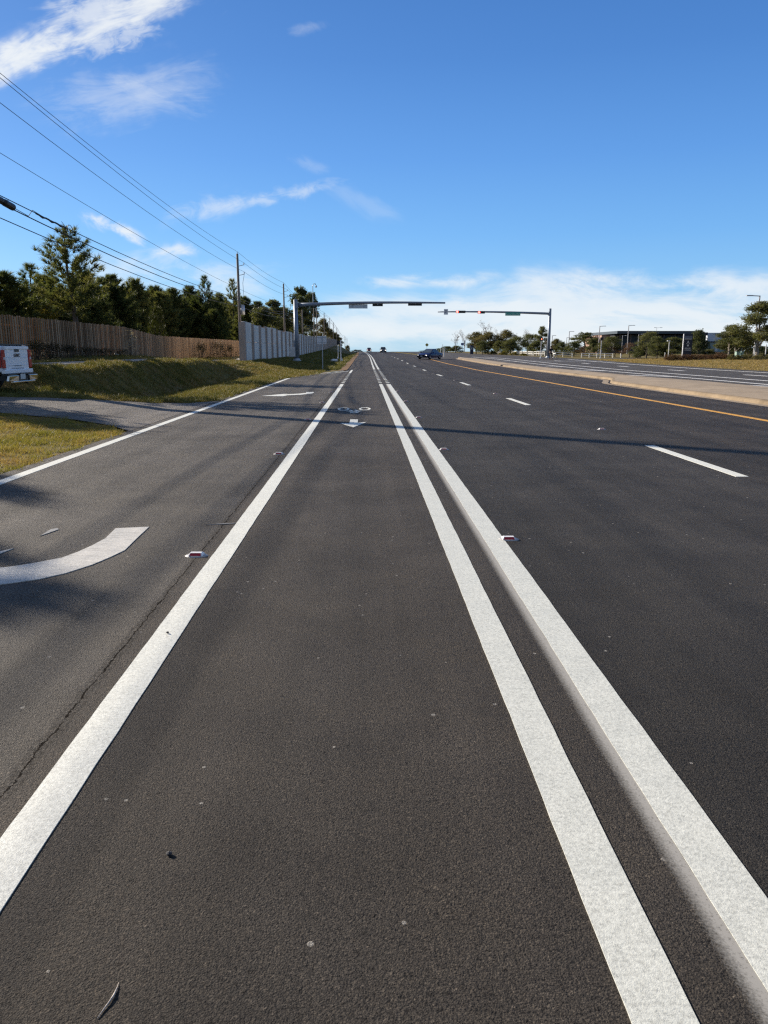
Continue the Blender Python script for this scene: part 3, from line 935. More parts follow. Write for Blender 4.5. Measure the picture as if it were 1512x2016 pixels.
place(pF, 214, 545, (-26,), 'dark pine third to the right of the tallest pine', gp1, 1.3)
place(pB, 262, 552, (-26,), 'dark pine midway along the fence behind the pointed cedar', gp1, 1.25)
place(pE, 300, 566, (-30,), 'low dark pine right behind the pointed cedar', gp1, 1.5)
place(pC, 340, 572, (-30,), 'dark pine right of the pointed cedar', gp1, 1.5)
place(pF, 372, 566, (-30,), 'broad dark pine left of the two tall slim pines', gp1, 1.5)
place(pD, 405, 547, (-26,), 'tall slim pine left of the first utility pole', gp1, 1.4)
place(pB, 432, 580, (-30,), 'lower pine between the slim pine and the utility pole', gp1, 1.7)
place(pD, 456, 553, (-26,), 'slim pine directly behind the first utility pole', gp1, 1.4)
place(pE, 482, 586, (-28,), 'dark pine just right of the first utility pole', gp1, 1.9)
place(pF, 508, 596, (-28,), 'dark pine behind the near end of the concrete wall', gp1, 2.0)
place(pC, 30, 575, (-30,), 'low pine in the gap left of the slim young pine', gp1, 1.5)
place(pF, 112, 570, (-33,), 'dark pine low behind the tallest trunk', gp1, 1.6)
place(pC, 240, 568, (-36,), 'low pine deep behind the middle of the fence', gp1, 1.9)
place(pF, 322, 590, (-40,), 'deep low dark pine right of the cedar tip', gp1, 2.0)
place(pE, 140, 590, (-27,), 'short dark pine under the tallest pine crown', gp1, 1.4)
place(pE, 195, 580, (-30,), 'short dark pine filling the gap above the fence middle', gp1, 1.5)
place(pC, 285, 592, (-34,), 'short pine left behind the cedar', gp1, 1.6)
place(pF, 64, 592, (-30,), 'short dark pine beneath the slim young pine', gp1, 1.4)
place(pF, 395, 600, (-36,), 'short dark pine under the tall slim pine', gp1, 2.0)
place(pE, 465, 606, (-38,), 'short dark pine low behind the utility pole', gp1, 2.2)
for k, (x, y, X, pr, lab) in enumerate(((18, 592, -24, pF, 'short dark pine at the left edge above the truck'), (100, 586, -24, pE, 'short pine between the yellowing tree and tallest trunk'), (155, 572, -28, pB, 'pine behind the bent limb of the tallest pine'),
        (232, 574, -29, pE, 'short bushy pine above the dry shrub'), (278, 574, -31, pF, 'dark pine right behind the cedar, topping it'), (318, 578, -28, pB, 'bushy pine touching the cedar from the right'), (352, 588, -30, pE, 'short pine above the orange part of the fence'),
        (384, 584, -28, pB, 'bushy pine just left of the tall slim pine'), (418, 590, -27, pE, 'short bushy pine right of the tall slim pine'), (446, 596, -29, pF, 'short dark pine left against the utility pole'), (420, 612, -24, pC, 'low pine above the far end of the fence'), (470, 622, -24, pB, 'lowest pine at the fence end by the utility pole'), (492, 610, -27, pC, 'low pine behind the wall end post'), (536, 618, -25, pF, 'low dark pine over the wall between the poles'))):
    place(pr, x, y, (X,), lab, gp1, 1.25 if X > -26 else 1.6)
ced = shrubm(21, .95, 3.0, lf_cedar, 240, 26, .05, 'cedar_tree', 'tree', True)
place(ced, 305, 606, (-18.5,), 'pointed olive green cedar just behind the fence', None, 1.2)
yl_ = broad(22, 3.2, 1.3, lf_yel, .1, 160, 22, .07)
place(yl_, 84, 598, (-18.6,), 'small yellowing tree behind the fence at the left', None, .9)
# big trees beyond the wall
oA = broad(31, 12, 3.6, lf_oak, .42, 330, 26, .17, 'tall_tree', None, True, .8)
oB = broad(32, 10, 3.8, lf_oak, .2, 420, 28, .17)
oC = broad(33, 7, 3.0, lf_olive, .18, 330, 26, .14)
place(oA, 590, 562, (-19,), 'tall spreading tree rising behind the left signal mast', None, 1.15)
place(oA, 612, 573, (-19,), 'tall dark tree right of the left signal mast', None, 1.2)
place(oA, 538, 588, (-22,), 'open crowned tree between the two nearest utility poles', None, 1.0)
place(oB, 520, 606, (-22,), 'dense tree behind the wall left of the second utility pole', None, .95)
place(oB, 556, 606, (-21,), 'dense dark tree low behind the second utility pole', None, 1.0)
place(oB, 580, 618, (-20,), 'dense dark tree hidden low behind the signal mast', None, 1.1)
place(oB, 602, 620, (-18,), 'dense dark tree low right of the signal mast', None, 1.0)
for k, (x, y, X, w, lab) in enumerate(((636, 628, -15, 1.0, 'olive tree over the wall right of the sign back'), (650, 648, -15, .9, 'olive tree over the wall beside the far poles'), (660, 655, -15, .9, 'small olive tree over the far wall end'),
                      (668, 664, -15, .8, 'smallest olive tree before the wall ends'), (684, 680, -16, .8, 'tiny far tree beside the crest of the road'))):
    place(oC, x, y, (X,), lab, 'trees over the far wall', w)
bl = shrubm(35, 1.3, 1.6, lf_weed, 60, 20, .1)
place(bl, 702, 688.5, 300, 'small dark bush on the crest left of the road', None, 2.0)
# shrubs on the fence
wd = shrubm(41, .8, 1.1, lf_weed, 70, 14, .04, 'weed_shrub')
for k, (x, y, w) in enumerate(((70, 672, .9), (100, 676, 1.0), (135, 680, 1.0), (172, 684, 1.1), (205, 686, 1.0), (240, 688, .9), (395, 676, 1.1), (430, 674, 1.3), (452, 680, 1.0))):
    labs = ['first dark weedy shrub behind the truck against the fence', 'second dark weedy shrub right of the truck against the fence', 'third dark weedy shrub against the fence', 'fourth dark weedy shrub against the fence', 'dark weedy shrub left of the dry seeding shrub', 'low dark weedy shrub right below the dry seeding shrub',
            'dark weedy shrub on the orange far part of the fence', 'tall dark weedy shrub near the utility pole at the fence', 'dark weedy shrub at the foot of the first utility pole']
    place(wd, x, y, (-14.6,), labs[k], 'weedy shrubs along the fence', w)
dry = shrubm(44, .5, 1.4, lf_dry, 34, 7, .03, 'dry_shrub')
place(dry, 258, 652, (-14.5,), 'dry shrub with pale seed heads in front of the fence', None, 1.1)

# ------------------------------------------------------------------ wooden fence
FX = -15.6
fe = thing('wooden_fence', 'long weathered wooden picket fence on the bank at the left', 'fence', (0, 0, 0))
b = MB(); y = 22.0; k = 0
while y < 97:
    top = h1(FX, y) + 1.86 + rng.uniform(-.03, .03)
    b.box((FX + (.025 if k % 2 else -.035) + rng.uniform(-.006, .006), y, top - .95), (.02, .135, 1.9), rng.uniform(-.05, .05))
    y += .118; k += 1
b.build('pickets', m_wood, fe)
for dz in (.35, 1.45):
    b = MB()
    for y0 in np.arange(22, 96, 4.0):
        b.tube([(FX - .07, y0, h1(FX, y0) + dz), (FX - .07, y0 + 4, h1(FX, y0 + 4) + dz)], .035, 4)
    b.build('rail', m_wood, fe)
for y0 in np.arange(22, 96.5, 4.9):
    b = MB(); b.box((FX - .14, y0, h1(FX, y0) + .8), (.09, .09, 2.0)); b.build('post', m_wood, fe)

# ------------------------------------------------------------------ noise wall
wa = thing('concrete_wall', 'tall grey precast concrete wall of posts and panels receding up the road', 'wall')
NP = 54
def wtop(y): return float(np.interp(y, [62, 111, 188, 272, 330], [3.70, 3.76, 4.4, 5.35, 5.6]))
WX = -9.95
for k in range(NP):
    y = 62.2 + 4.57 * k
    xw = WX + float(S(y)); gz = h1(xw, y)
    tp = wtop(y)
    b = MB(); b.box((xw, y, (gz - .4 + tp + .03) / 2), (.52, .46, tp + .43 - gz)); b.build('wall_post', m_wallpost, wa)
    if k < NP - 1:
        y2 = y + 4.57; x2 = WX + float(S(y2)); rz = math.atan2(x2 - xw, 4.57)
        st = (.16, .02, -.10, .12)[k % 4] if k < 14 else (.1, 0, -.05)[k % 3]
        tz = wtop(y + 2.3) - .02 + st * .8; bz = h1(xw, y + 2.3) - .3
        b = MB(); mid = gz + 1.55
        b.box(((xw + x2) / 2, y + 2.285, (bz + mid) / 2), (.2, 4.10, mid - bz), -rz)
        b.box(((xw + x2) / 2, y + 2.285, (mid + .03 + tz) / 2), (.2, 4.10, tz - mid - .03), -rz)
        b.build('wall_panel', m_wall, wa)

# ------------------------------------------------------------------ signal masts
def signal(name, label, c, n, back, lit=None):
    """Horizontal signal head of n lamps centred at c; back: seen from behind."""
    t = thing(name, label, 'traffic signal', c, 0)
    w = .36
    b = MB(); b.box((0, 0, 0), (n * w, .2, .36)); b.build('housing', m_black, t, bevel=.02)
    s_ = 1 if back else -1
    for k in range(n):
        x = (k - (n - 1) / 2) * w
        on = lit == k
        b = MB(); b.disc((x, s_ * .105, 0), (0, 1, 0), .145 if not on else .15, .02, 20); b.build('lens', m_redlight if on else m_redoff, t)
        b = MB()
        arc = [(x + .165 * math.cos(a), .165 * math.sin(a)) for a in np.linspace(-.4, math.pi + .4, 12)]
        for (xa, za), (xb, zb) in zip(arc[:-1], arc[1:]):
            b.face([(xa, s_ * .1, za), (xb, s_ * .1, zb), (xb, s_ * .34, zb), (xa, s_ * .34, za)])
        b.build('visor', m_black, t)
    b = MB(); b.tube([(0, -s_ * .1, 0), (0, -s_ * .34, 0)], .05, 8); b.build('bracket', m_galv, t)
    return t

def mast(name, label, base, ztop, arm0, arm1, r0=.26, r1=.19, ra=.185, rb=.085):
    t = thing(name, label, 'signal mast', base)
    bx, by, bz = base
    b = MB(); b.tube([(0, 0, -.2), (0, 0, ztop - bz)], [r0, r1], 16); b.build('pole', m_mast, t, True)
    b = MB(); b.tube([(0, 0, ztop - bz), (0, 0, ztop - bz + .06)], [r1 + .01, r1 * .6], 16); b.build('pole_cap', m_galv, t)
    b = MB(); b.box((0, 0, .04), (.8, .8, .08)); b.tube([(0, 0, .08), (0, 0, .25)], [.34, .30], 16)
    for sx in (-.3, .3):
        for sy in (-.3, .3):
            b.tube([(sx, sy, .08), (sx, sy, .2)], .03, 6)
    b.build('base_plate', m_galv, t)
    d = Vector(arm1) - Vector(arm0)
    a0 = Vector(arm0) - Vector(base); a1 = Vector(arm1) - Vector(base)
    pts = [a0.lerp(a1, s_) + Vector((0, 0, .12 * math.sin(s_ * math.pi))) for s_ in np.linspace(0, 1, 9)]
    b = MB(); b.tube(pts, list(np.linspace(ra, rb, 9)), 14); b.build('arm', m_mast, t, True)
    b = MB(); sg = 1 if d.x > 0 else -1
    b.box((a0.x - sg * .02, 0, a0.z), (.14, .62, .62)); b.box((a0.x - sg * .13, 0, a0.z), (.12, .46, .7)); b.build('arm_flange', m_mast, t)
    return t, pts

YL = 80.0
pb = at(586.5, 706, YL); pt = at(579, 590, YL)
bx = at(583, 650, YL).x
A0 = at(588, 600.3, YL); A1 = at(876.5, 596.3, YL)
ml, lp = mast('signal_mast', 'left signal mast with long arm reaching over the near lanes', (bx, YL, h1(bx, YL)), pt.z, (bx + .2, YL, A0.z), (A1.x, YL, A1.z))
c = at(576, 693, YL); zb = h1(bx, YL)
b = MB(); b.box((c.x - bx, -.12, c.z - zb), (.62, .45, 1.02)); b.build('cabinet', simple('cabinet paint', (.62, .60, .58), .5), ml, bevel=.02)
b = MB(); b.box((c.x - bx, -.355, c.z - zb), (.5, .02, .86)); b.build('cabinet_door', simple('cabinet door', (.66, .64, .62), .5), ml)
c = at(616.5, 603, YL); tp = at(616.5, 563, YL)
b = MB(); b.tube([(c.x - bx, 0, c.z - zb), (c.x - bx, 0, tp.z - zb), (c.x - bx + .08, 0, tp.z - zb + .2), (c.x - bx + .26, 0, tp.z - zb + .22), (c.x - bx + .34, 0, tp.z - zb + .05)], .035, 8); b.build('camera_pole', m_galv, ml)
b = MB(); b.blob((c.x - bx + .34, 0, tp.z - zb - .05), (.1, .1, .12), 10, 7); b.build('camera_dome', m_signback, ml)
def armz(x): return float(np.interp(x, [A0.x, A1.x], [A0.z, A1.z])) + .05
c = at(743.5, 599.5, YL + .35)
signal('traffic_signal', 'short black signal head seen from behind, nearer the middle of the left arm', (c.x, YL + .37, armz(c.x) - .09), 3, True)
c = at(817, 598.5, YL + .35)
signal('traffic_signal', 'black signal head seen from behind near the tip of the left arm', (c.x, YL + .37, armz(c.x) - .09), 4, True)
c = at(705, 604, YL + .25)
t = thing('street_name_sign', 'pale street name plate seen from behind under the left arm', 'street sign', (c.x, YL + .3, c.z + .12))
b = MB(); b.box((0, 0, -.08), (1.95, .03, .42)); b.build('plate', m_signback, t)
for xb in (-.6, .6):
    b = MB(); b.box((xb, -.05, .06), (.06, .08, .4)); b.build('bracket', m_galv, t)

YR = 118.0
pt = at(1083.5, 608, YR); bx = at(1081, 660, YR).x
A0 = at(1080, 617.5, YR); A1 = at(862, 614, YR)
mr, _ = mast('signal_mast', 'right signal mast on the far corner with arm towards the median', (bx, YR, h1(bx, YR) + .05), pt.z, (bx - .2, YR, A0.z), (A1.x, YR, A1.z))
c = at(907, 614, YR - .35); signal('traffic_signal', 'long signal head with lit red lamp nearest the tip of the right arm', (c.x, YR - .38, c.z), 4, False, 0)
c = at(947.5, 615, YR - .35); signal('traffic_signal', 'three lamp signal head with lit red lamp midway on the right arm', (c.x, YR - .38, c.z), 3, False, 0)
c = at(878, 614, YR - .25)
t = thing('lane_sign', 'small white turn sign near the tip of the right arm', 'traffic sign', (c.x, YR - .22, c.z))
b = MB(); b.box((0, 0, 0), (.62, .02, .82)); b.build('plate', m_signw, t)
b = MB()
ar = [(-.12, -.12), (-.12, .1)] + [(-.12 + .12 - .12 * math.cos(a), .1 + .12 * math.sin(a)) for a in np.linspace(0, math.pi, 9)] + [(.12, -.12)]
for (xa, za), (xb, zb_) in zip(ar[:-1], ar[1:]):
    b.tube([(xa, -.014, za), (xb, -.014, zb_)], .03, 4)
b.prism([(-.22, -.02, -.1), (-.02, -.02, -.1), (-.12, -.02, -.26)], (0, .008, 0))
b.build('arrow_mark', m_dark, t)
c = at(1009.6, 618.3, YR - .25)
t = thing('street_name_sign', 'green street name sign on the right signal arm', 'street sign', (c.x, YR - .27, c.z))
b = MB(); b.box((0, 0, 0), (2.32, .03, .48)); b.build('plate', m_green, t)
text('Avery Island Rd.', .34, 'lettering', m_text, t, Matrix.Translation((0, -.02, .0)) @ Matrix.Rotation(R(90), 4, 'X'))

# pedestrian signals and posts
def pedsignal(x, ytop, Y, label, facing, sgn=True):
    p = at(x, ytop, Y); z0 = h1(p.x, Y) + .04
    t = thing('pedestrian_signal', label, 'pedestrian signal', (p.x, Y, z0)); hh = p.z - z0
    b = MB(); b.tube([(0, 0, 0), (0, 0, .3)], [.11, .08], 8); b.build('pedestal', m_galv, t)
    b = MB(); b.tube([(0, 0, .3), (0, 0, hh - .2)], .045, 10); b.build('post', m_whitepole, t)
    b = MB(); b.box((.02, 0, hh - .24), (.46, .22, .46)); b.build('head', m_black, t, bevel=.03)
    s_ = -1 if facing else 1
    b = MB(); b.box((.02, s_ * .12, hh - .24), (.34, .02, .34)); b.build('screen', m_redoff, t)
    if facing == 2:
        b = MB(); b.box((.02, -.134, hh - .22), (.12, .01, .17)); b.build('hand_symbol', glow('hand symbol', (1, .25, .12), 2.0), t)
    b = MB(); b.box((0, -.09, 1.05), (.16, .1, .34)); b.build('push_button', m_signback, t)
    return t
pedsignal(1066, 664.5, 112, 'pedestrian signal with orange hand left of the right signal mast', 2)
pedsignal(1184.5, 664, 118, 'dark pedestrian signal standing in front of the white rail fence', 1)
pedsignal(665.5, 671, 105, 'dark headed pedestrian signal on the left verge beneath the wall', 0)
p = at(670.7, 669, 93); z0 = h1(p.x, 93)
t = thing('white_post', 'plain white post on the left verge beside the pedestrian signal', 'post', (p.x, 93, z0))
b = MB(); b.box((0, 0, (p.z - z0) / 2 - .1), (.13, .13, p.z - z0 + .2)); b.build('post', m_whitepole, t, bevel=.01)
b = MB(); b.prism([(.07, -.04, 0), (.32, -.04, 0), (.07, -.04, .55)], (0, .08, 0)); b.build('brace', m_whitepole, t)
p = at(633, 661.5, 61); p2 = at(633, 677, 61); px_ = at(635, 700, 61).x; z0 = h1(px_, 61)
t = thing('road_sign', 'white rectangular road sign seen from behind on the left verge', 'road sign', (px_, 61, z0))
b = MB(); b.box((0, 0, (p.z - z0) / 2 - .15), (.06, .06, p.z - z0 + .3)); b.build('post', m_galv, t)
b = MB(); b.box((-.05, .05, (p.z + p2.z) / 2 - z0), (.76, .012, p.z - p2.z)); b.build('plate', simple('bare sign back', (.70, .71, .74), .5, .2, var=.05), t)
b = MB(); b.box((-.05, .036, p.z - z0 - .12), (.7, .012, .05)); b.box((-.05, .036, p2.z - z0 + .12), (.7, .012, .05)); b.build('stiffener', m_galv, t)

# ------------------------------------------------------------------ utility poles and cables
PX = -13.5
def upole(x, y, top, label, arms=True, box=False, rad=(.17, .11)):
    z0 = h1(x, y)
    t = thing('utility_pole', label, 'utility pole', (x, y, z0), 0, 'utility poles along the left side'); hh = top - z0
    b = MB(); b.tube([(0, 0, -.4), (0, 0, hh)], list(rad), 10); b.build('pole', m_pole, t, True)
    if arms:
        for dz in (1.05, 1.95):
            b = MB(); b.tube([(.1, 0, hh - dz - .12), (.62, 0, hh - dz)], .03, 6); b.build('bracket', m_galv, t)
            b = MB(); b.tube([(.62, 0, hh - dz - .02), (.62, 0, hh - dz + .22)], [.05, .035], 8); b.build('insulator', m_signback, t)
        b = MB(); b.tube([(0, 0, hh), (0, 0, hh + .2)], [.05, .03], 8); b.build('insulator', m_signback, t)
    if box:
        b = MB(); b.tube([(.33, 0, hh - 5.9), (.33, 0, hh - 5.0)], .22, 14); b.tube([(.33, 0, hh - 5.0), (.33, 0, hh - 4.92)], [.23, .1], 14); b.build('transformer', m_signback, t, True)
        b = MB(); b.tube([(.62, 0, hh - 2.0), (.45, 0, hh - 2.8), (.48, 0, hh - 3.6), (.36, 0, hh - 4.9)], .018, 5); b.build('drop_lead', m_wire, t)
    return t
P0 = (-14.4, 26.6)
upole(P0[0], P0[1], 11.7, 'utility pole just outside the left edge behind the truck', rad=(.27, .20))
PP = [(467, 499.8, 79), (558, 559, 124), (595, 610, 160), (617.5, 606, 195), (623, 606, 206), (638, 616, 245), (649, 626, 282), (656, 635, 313), (663, 645, 352), (679, 662, 440), (683, 665, 520), (687, 676, 560)]
labs = ['nearest visible utility pole with transformer beside the wall end', 'second utility pole rising behind the concrete wall', 'low pole behind the wall right of the signal mast', 'thin pole left in the close pair behind the wall', 'darker pole right in the close pair behind the wall', 'utility pole above the olive tree over the wall', 'utility pole right of the olive tree', 'utility pole second before the wall end', 'utility pole last before the wall end', 'far utility pole beyond the wall end', 'tall far utility pole near the crest', 'smallest utility pole at the crest']
PT = []
for (x, y, Y), lab in zip(PP, labs):
    p = at(x, y, Y); upole(p.x, Y, p.z, lab, arms=Y not in (160, 195), box=Y == 79); PT.append((p.x, Y, p.z))
main = [PT[i] for i in (0, 1, 4, 5, 6, 7, 8, 9)]
def cat(a, b_, sag, n=12):
    a, b_ = Vector(a), Vector(b_)
    return [a.lerp(b_, k / n) - Vector((0, 0, 4 * sag * (k / n) * (1 - k / n))) for k in range(n + 1)]
def cable(label, y0, offx, offz, rad, sag, x0=0.0, stop=8, cap=.0):
    """Cable hung on the poles; its height at the first pole follows the photo's left edge."""
    s0 = at(0, y0, (PX + offx) / at(0, 600, 1.0).x)
    pts = []
    a = Vector((s0.x - .02, -24, s0.z - .1)); b0 = Vector((s0.x, s0.y - .5, s0.z))
    pts += cat(a, b0, sag, 6)
    prev = b0
    for (x, y, z) in main[:stop]:
        q = Vector((x + offx, y, z + offz)); pts += cat(prev, q, sag * ((q.y - prev.y) / 52) ** 2 * .9, 12)[1:]; prev = q
    b = MB(); rr = [rad * (1 + max(0, q.y - 60) * .006) for q in pts]
    b.tube(pts, rr, 5); o = b.build('power_line', m_wire)
    tag(o, label, 'cable', 'cables along the utility poles'); return pts
cable('topmost power cable on the utility pole tops', 143, 0, .22, .011, .45)
cable('second power cable on the upper pole brackets', 152, .62, -.85, .011, .45)
cable('third power cable on the lower pole brackets', 201, .62, -1.72, .011, .5)
cable('fourth cable well below the brackets, left of the poles', 300, .12, -3.4, .010, .3)
ce = cable('thick lashed cable carrying the black splice case', 384, .14, -4.3, .018, .5, 0, 3)
cf = cable('thick telephone cable just below the splice case', 399, .14, -4.55, .022, .6, 0, 3)
cable('lowest telephone cable over the fence', 428, .14, -5.1, .018, .5, 0, 3)
def oncable(pts, Y):
    for p, q in zip(pts[:-1], pts[1:]):
        if p.y <= Y <= q.y and q.y > p.y:
            return p.lerp(q, (Y - p.y) / (q.y - p.y))
    return pts[0]
t0 = oncable(ce, 27.7); t1 = oncable(ce, 30.0)
b = MB()
c0, c1 = oncable(ce, 27.95) - Vector((0, 0, .14)), oncable(ce, 28.75) - Vector((0, 0, .16)); c2 = oncable(ce, 28.8) - Vector((0, 0, .17)); c3 = oncable(ce, 29.6) - Vector((0, 0, .20))
b.tube([c0, c0.lerp(c1, .12), c0.lerp(c1, .9), c1], [.06, .115, .115, .06], 12)
b.tube([c2, c2.lerp(c3, .1), c2.lerp(c3, .9), c3], [.06, .125, .125, .07], 12)
b.tube([c1, c2], .05, 8)
b.tube([oncable(ce, 28.3), oncable(ce, 28.3) - Vector((0, 0, .12))], .015, 5); b.tube([oncable(ce, 29.2), oncable(ce, 29.2) - Vector((0, 0, .14))], .015, 5)
t = b.build('splice_case', m_black); tag(t, 'black cable splice case hanging from the thick cable at far left', 'splice case')
b = MB(); b.tube([c3, oncable(ce, 30.8) - Vector((0, 0, .25)), oncable(ce, 31.2) + Vector((0, 0, .05)), oncable(ce, 32.2)], .012, 5)
w_ = [oncable(ce, y_) + Vector((0, 0, -.02 + .03 * math.sin(y_ * 7))) for y_ in np.arange(31.5, 34.6, .3)]
b.tube(w_, .035, 6)
cc_ = oncable(ce, 34.9)
b.tube([cc_ + Vector((0, .28 * math.cos(a), .02 + .17 * math.sin(a))) for a in np.linspace(0, 6.0, 16)], .014, 5)
b.tube([cc_ + Vector((0, -.9, .2)), cc_ + Vector((0, -.3, -.02)), cc_ + Vector((0, -.45, -.3)), cc_ + Vector((0, -.9, .1))], .009, 5)
tag(b.build('cable_coil', m_wire), 'small black coil of slack wire on the thick cable near the tall pine', 'cable coil')

# ------------------------------------------------------------------ vehicles
def wheel(t, x, y, r, w, side, rim=m_alloy):
    b = MB()
    prof = [(r * .62, -.5), (r * .9, -.5), (r, -.36), (r, .36), (r * .9, .5), (r * .62, .5)]
    n = 24; i0 = len(b.v)
    for k in range(n):
        a = 2 * math.pi * k / n
        for rr, ww in prof:
            b.v.append((x + rr * math.cos(a), y + ww * w, r + rr * math.sin(a)))
    m_ = len(prof)
    for k in range(n):
        for j in range(m_):
            j2 = (j + 1) % m_; k2 = (k + 1) % n
            b.f.append((k * m_ + j, k * m_ + j2, k2 * m_ + j2, k2 * m_ + j))
    o = b.build('wheel', m_rubber, t, True)
    b = MB(); b.disc((x, y, r), (0, 1, 0), r * .63, w * .7, 20)
    for k in range(5):
        a = 2 * math.pi * k / 5
        b.box((x + r * .33 * math.cos(a), y + side * w * .37, r + r * .33 * math.sin(a)), (.09, .03, .09))
    b.build('rim', rim, o)

def loft(b, secs):
    """secs: list of rings (same count) of points -> closed skin."""
    n = len(secs[0])
    for r0, r1 in zip(secs[:-1], secs[1:]):
        for k in range(n):
            k2 = (k + 1) % n
            b.face([r0[k], r0[k2], r1[k2], r1[k]])
    b.face(list(reversed(secs[0]))); b.face(secs[-1])

def car(name, label, cat_, loc, rz, paint, Ln, W, Hh, kind, lit=True):
    """Front of the car points to +x of its own frame; z = 0 at the ground."""
    t = thing(name, label, cat_, loc, rz)
    suv = kind == 'suv'
    wb = Ln * .6; r = .33 if not suv else .37
    belt = Hh * (.62 if not suv else .60)
    hw = W / 2
    def ring(x, zlo, zhi, w):
        return [(x, -w * .94, zlo), (x, -w, zlo + .15), (x, -w, zhi - .18), (x, -w * .9, zhi), (x, w * .9, zhi), (x, w, zhi - .18), (x, w, zlo + .15), (x, w * .94, zlo)]
    f = Ln / 2
    hood = belt - (.10 if not suv else .04); tr = belt - (.02 if not suv else 0)
    secs = [ring(-f, .42, tr - .18, hw * .86), ring(-f + .12, .30, tr - .04, hw * .95), ring(-f + .7, .22, tr, hw), ring(-.3, .20, belt, hw), ring(f - 1.35, .20, belt - .02, hw), ring(f - .9, .21, hood, hw), ring(f - .25, .26, hood - .12, hw * .93), ring(f, .34, hood - .26, hw * .8)]
    b = MB(); loft(b, secs); body = b.build('body', paint, t, True); m_ = body.modifiers.new('b', 'BEVEL'); m_.width = .04; m_.segments = 2; m_.limit_method = 'ANGLE'
    # greenhouse
    xr0, xr1 = (-f + .80, f - 1.25) if not suv else (-f + .1, f - 1.3)
    tr0, tr1 = (xr0 + .75, xr1 - .90) if not suv else (xr0 + .3, xr1 - .6)
    b = MB(); zb, zt = belt - .03, Hh
    q0 = [(xr0, -hw * .88, zb), (xr1, -hw * .88, zb), (xr1, hw * .88, zb), (xr0, hw * .88, zb)]
    q1 = [(tr0, -hw * .68, zt - .06), (tr1, -hw * .68, zt - .06), (tr1, hw * .68, zt - .06), (tr0, hw * .68, zt - .06)]
    q2 = [(tr0 + .15, -hw * .6, zt), (tr1 - .2, -hw * .6, zt), (tr1 - .2, hw * .6, zt), (tr0 + .15, hw * .6, zt)]
    loft(b, [q0, q1, q2]); b.build('roof', paint, t, bevel=.03)
    def pane(nm, a, b_, c, d, inset=.08):
        P = [Vector(v) for v in (a, b_, c, d)]; ctr = sum(P, Vector()) / 4
        P = [ctr + (v - ctr) * (1 - inset) for v in P]
        nrm = (P[1] - P[0]).cross(P[3] - P[0]).normalized()
        if nrm.dot(ctr - Vector((0, 0, zb + .2))) < 0: nrm = -nrm
        bb = MB(); bb.prism([v + nrm * .004 for v in P], nrm * .012); bb.build(nm, m_glass, t)
    pane('windscreen', q0[1], q0[2], q1[2], q1[1]); pane('rear_window', q0[0], q0[3], q1[3], q1[0])
    for s_ in (0, 3):
        a0, a1 = Vector(q0[s_]), Vector(q0[1 if s_ == 0 else 2]); c0_, c1_ = Vector(q1[s_]), Vector(q1[1 if s_ == 0 else 2])
        for u0, u1 in ((.05, .46), (.52, .95)):
            pane('side_window', a0.lerp(a1, u0), a0.lerp(a1, u1), c0_.lerp(c1_, u1), c0_.lerp(c1_, u0), .06)
    for sx in (-1, 1):
        for sy in (-1, 1):
            wheel(t, sx * wb / 2, sy * (hw - .1), r, .22, sy)
    for sy in (-1, 1):
        b = MB(); b.blob((f - .13, sy * hw * .66, hood - .26), (.13, .22, .10) if suv else (.12, .17, .07), 10, 7); b.build('headlight', m_head if lit else m_glass, t, True)
        b = MB(); b.box((-f + .05, sy * hw * .72, tr - .2), (.1, .34, .16)); b.build('tail_light', m_tail, t)
        b = MB(); b.box((f - 1.55, sy * (hw + .08), belt + .06), (.12, .2, .13)); b.build('wing_mirror', paint, t, bevel=.02)
        b = MB()
        for xx in (-.1, -1.0, .85): b.box((xx, sy * (hw + .001), belt * .66), (.012, .006, belt * .6))
        b.build('door_seams', m_black, t)
        b = MB(); b.box((-.25, sy * (hw + .012), belt - .17), (.2, .025, .03)); b.box((-1.15, sy * (hw + .012), belt - .17), (.2, .025, .03)); b.build('door_handles', m_chrome, t)
    b = MB(); b.box((f - .03, 0, .52), (.05, W * .52, .13)); b.build('grille', m_black, t)
    b = MB(); b.box((f - .02, 0, .33), (.07, W * .7, .12)); b.build('bumper', m_black, t)
    b = MB(); b.box((f + .01, 0, .42), (.02, .3, .12)); b.build('licence_plate', m_plate, t)
    return t

yy = 105.0; p = at(846, 700, yy)
car('parked_car' if False else 'sedan', 'dark blue sedan turning through the median opening, headlight on', 'car', (p.x, yy, float(G(yy)) + .005), math.atan2(-.83, -.556), m_cblue, 4.6, 1.76, 1.39, 'sedan')
p = at(754.3, 690, 240); car('sport_utility_vehicle', 'dark grey SUV driving towards the camera in the lane right of the red car', 'car', (p.x, 240, float(G(240)) + .005), R(-90), m_cgrey, 4.8, 1.95, 1.80, 'suv')
p = at(726.6, 690, 292); car('sedan', 'dark red car coming over the crest beside the double white line', 'car', (p.x, 292, float(G(292)) + .005), R(-90), m_cred, 4.5, 1.8, 1.62, 'suv')

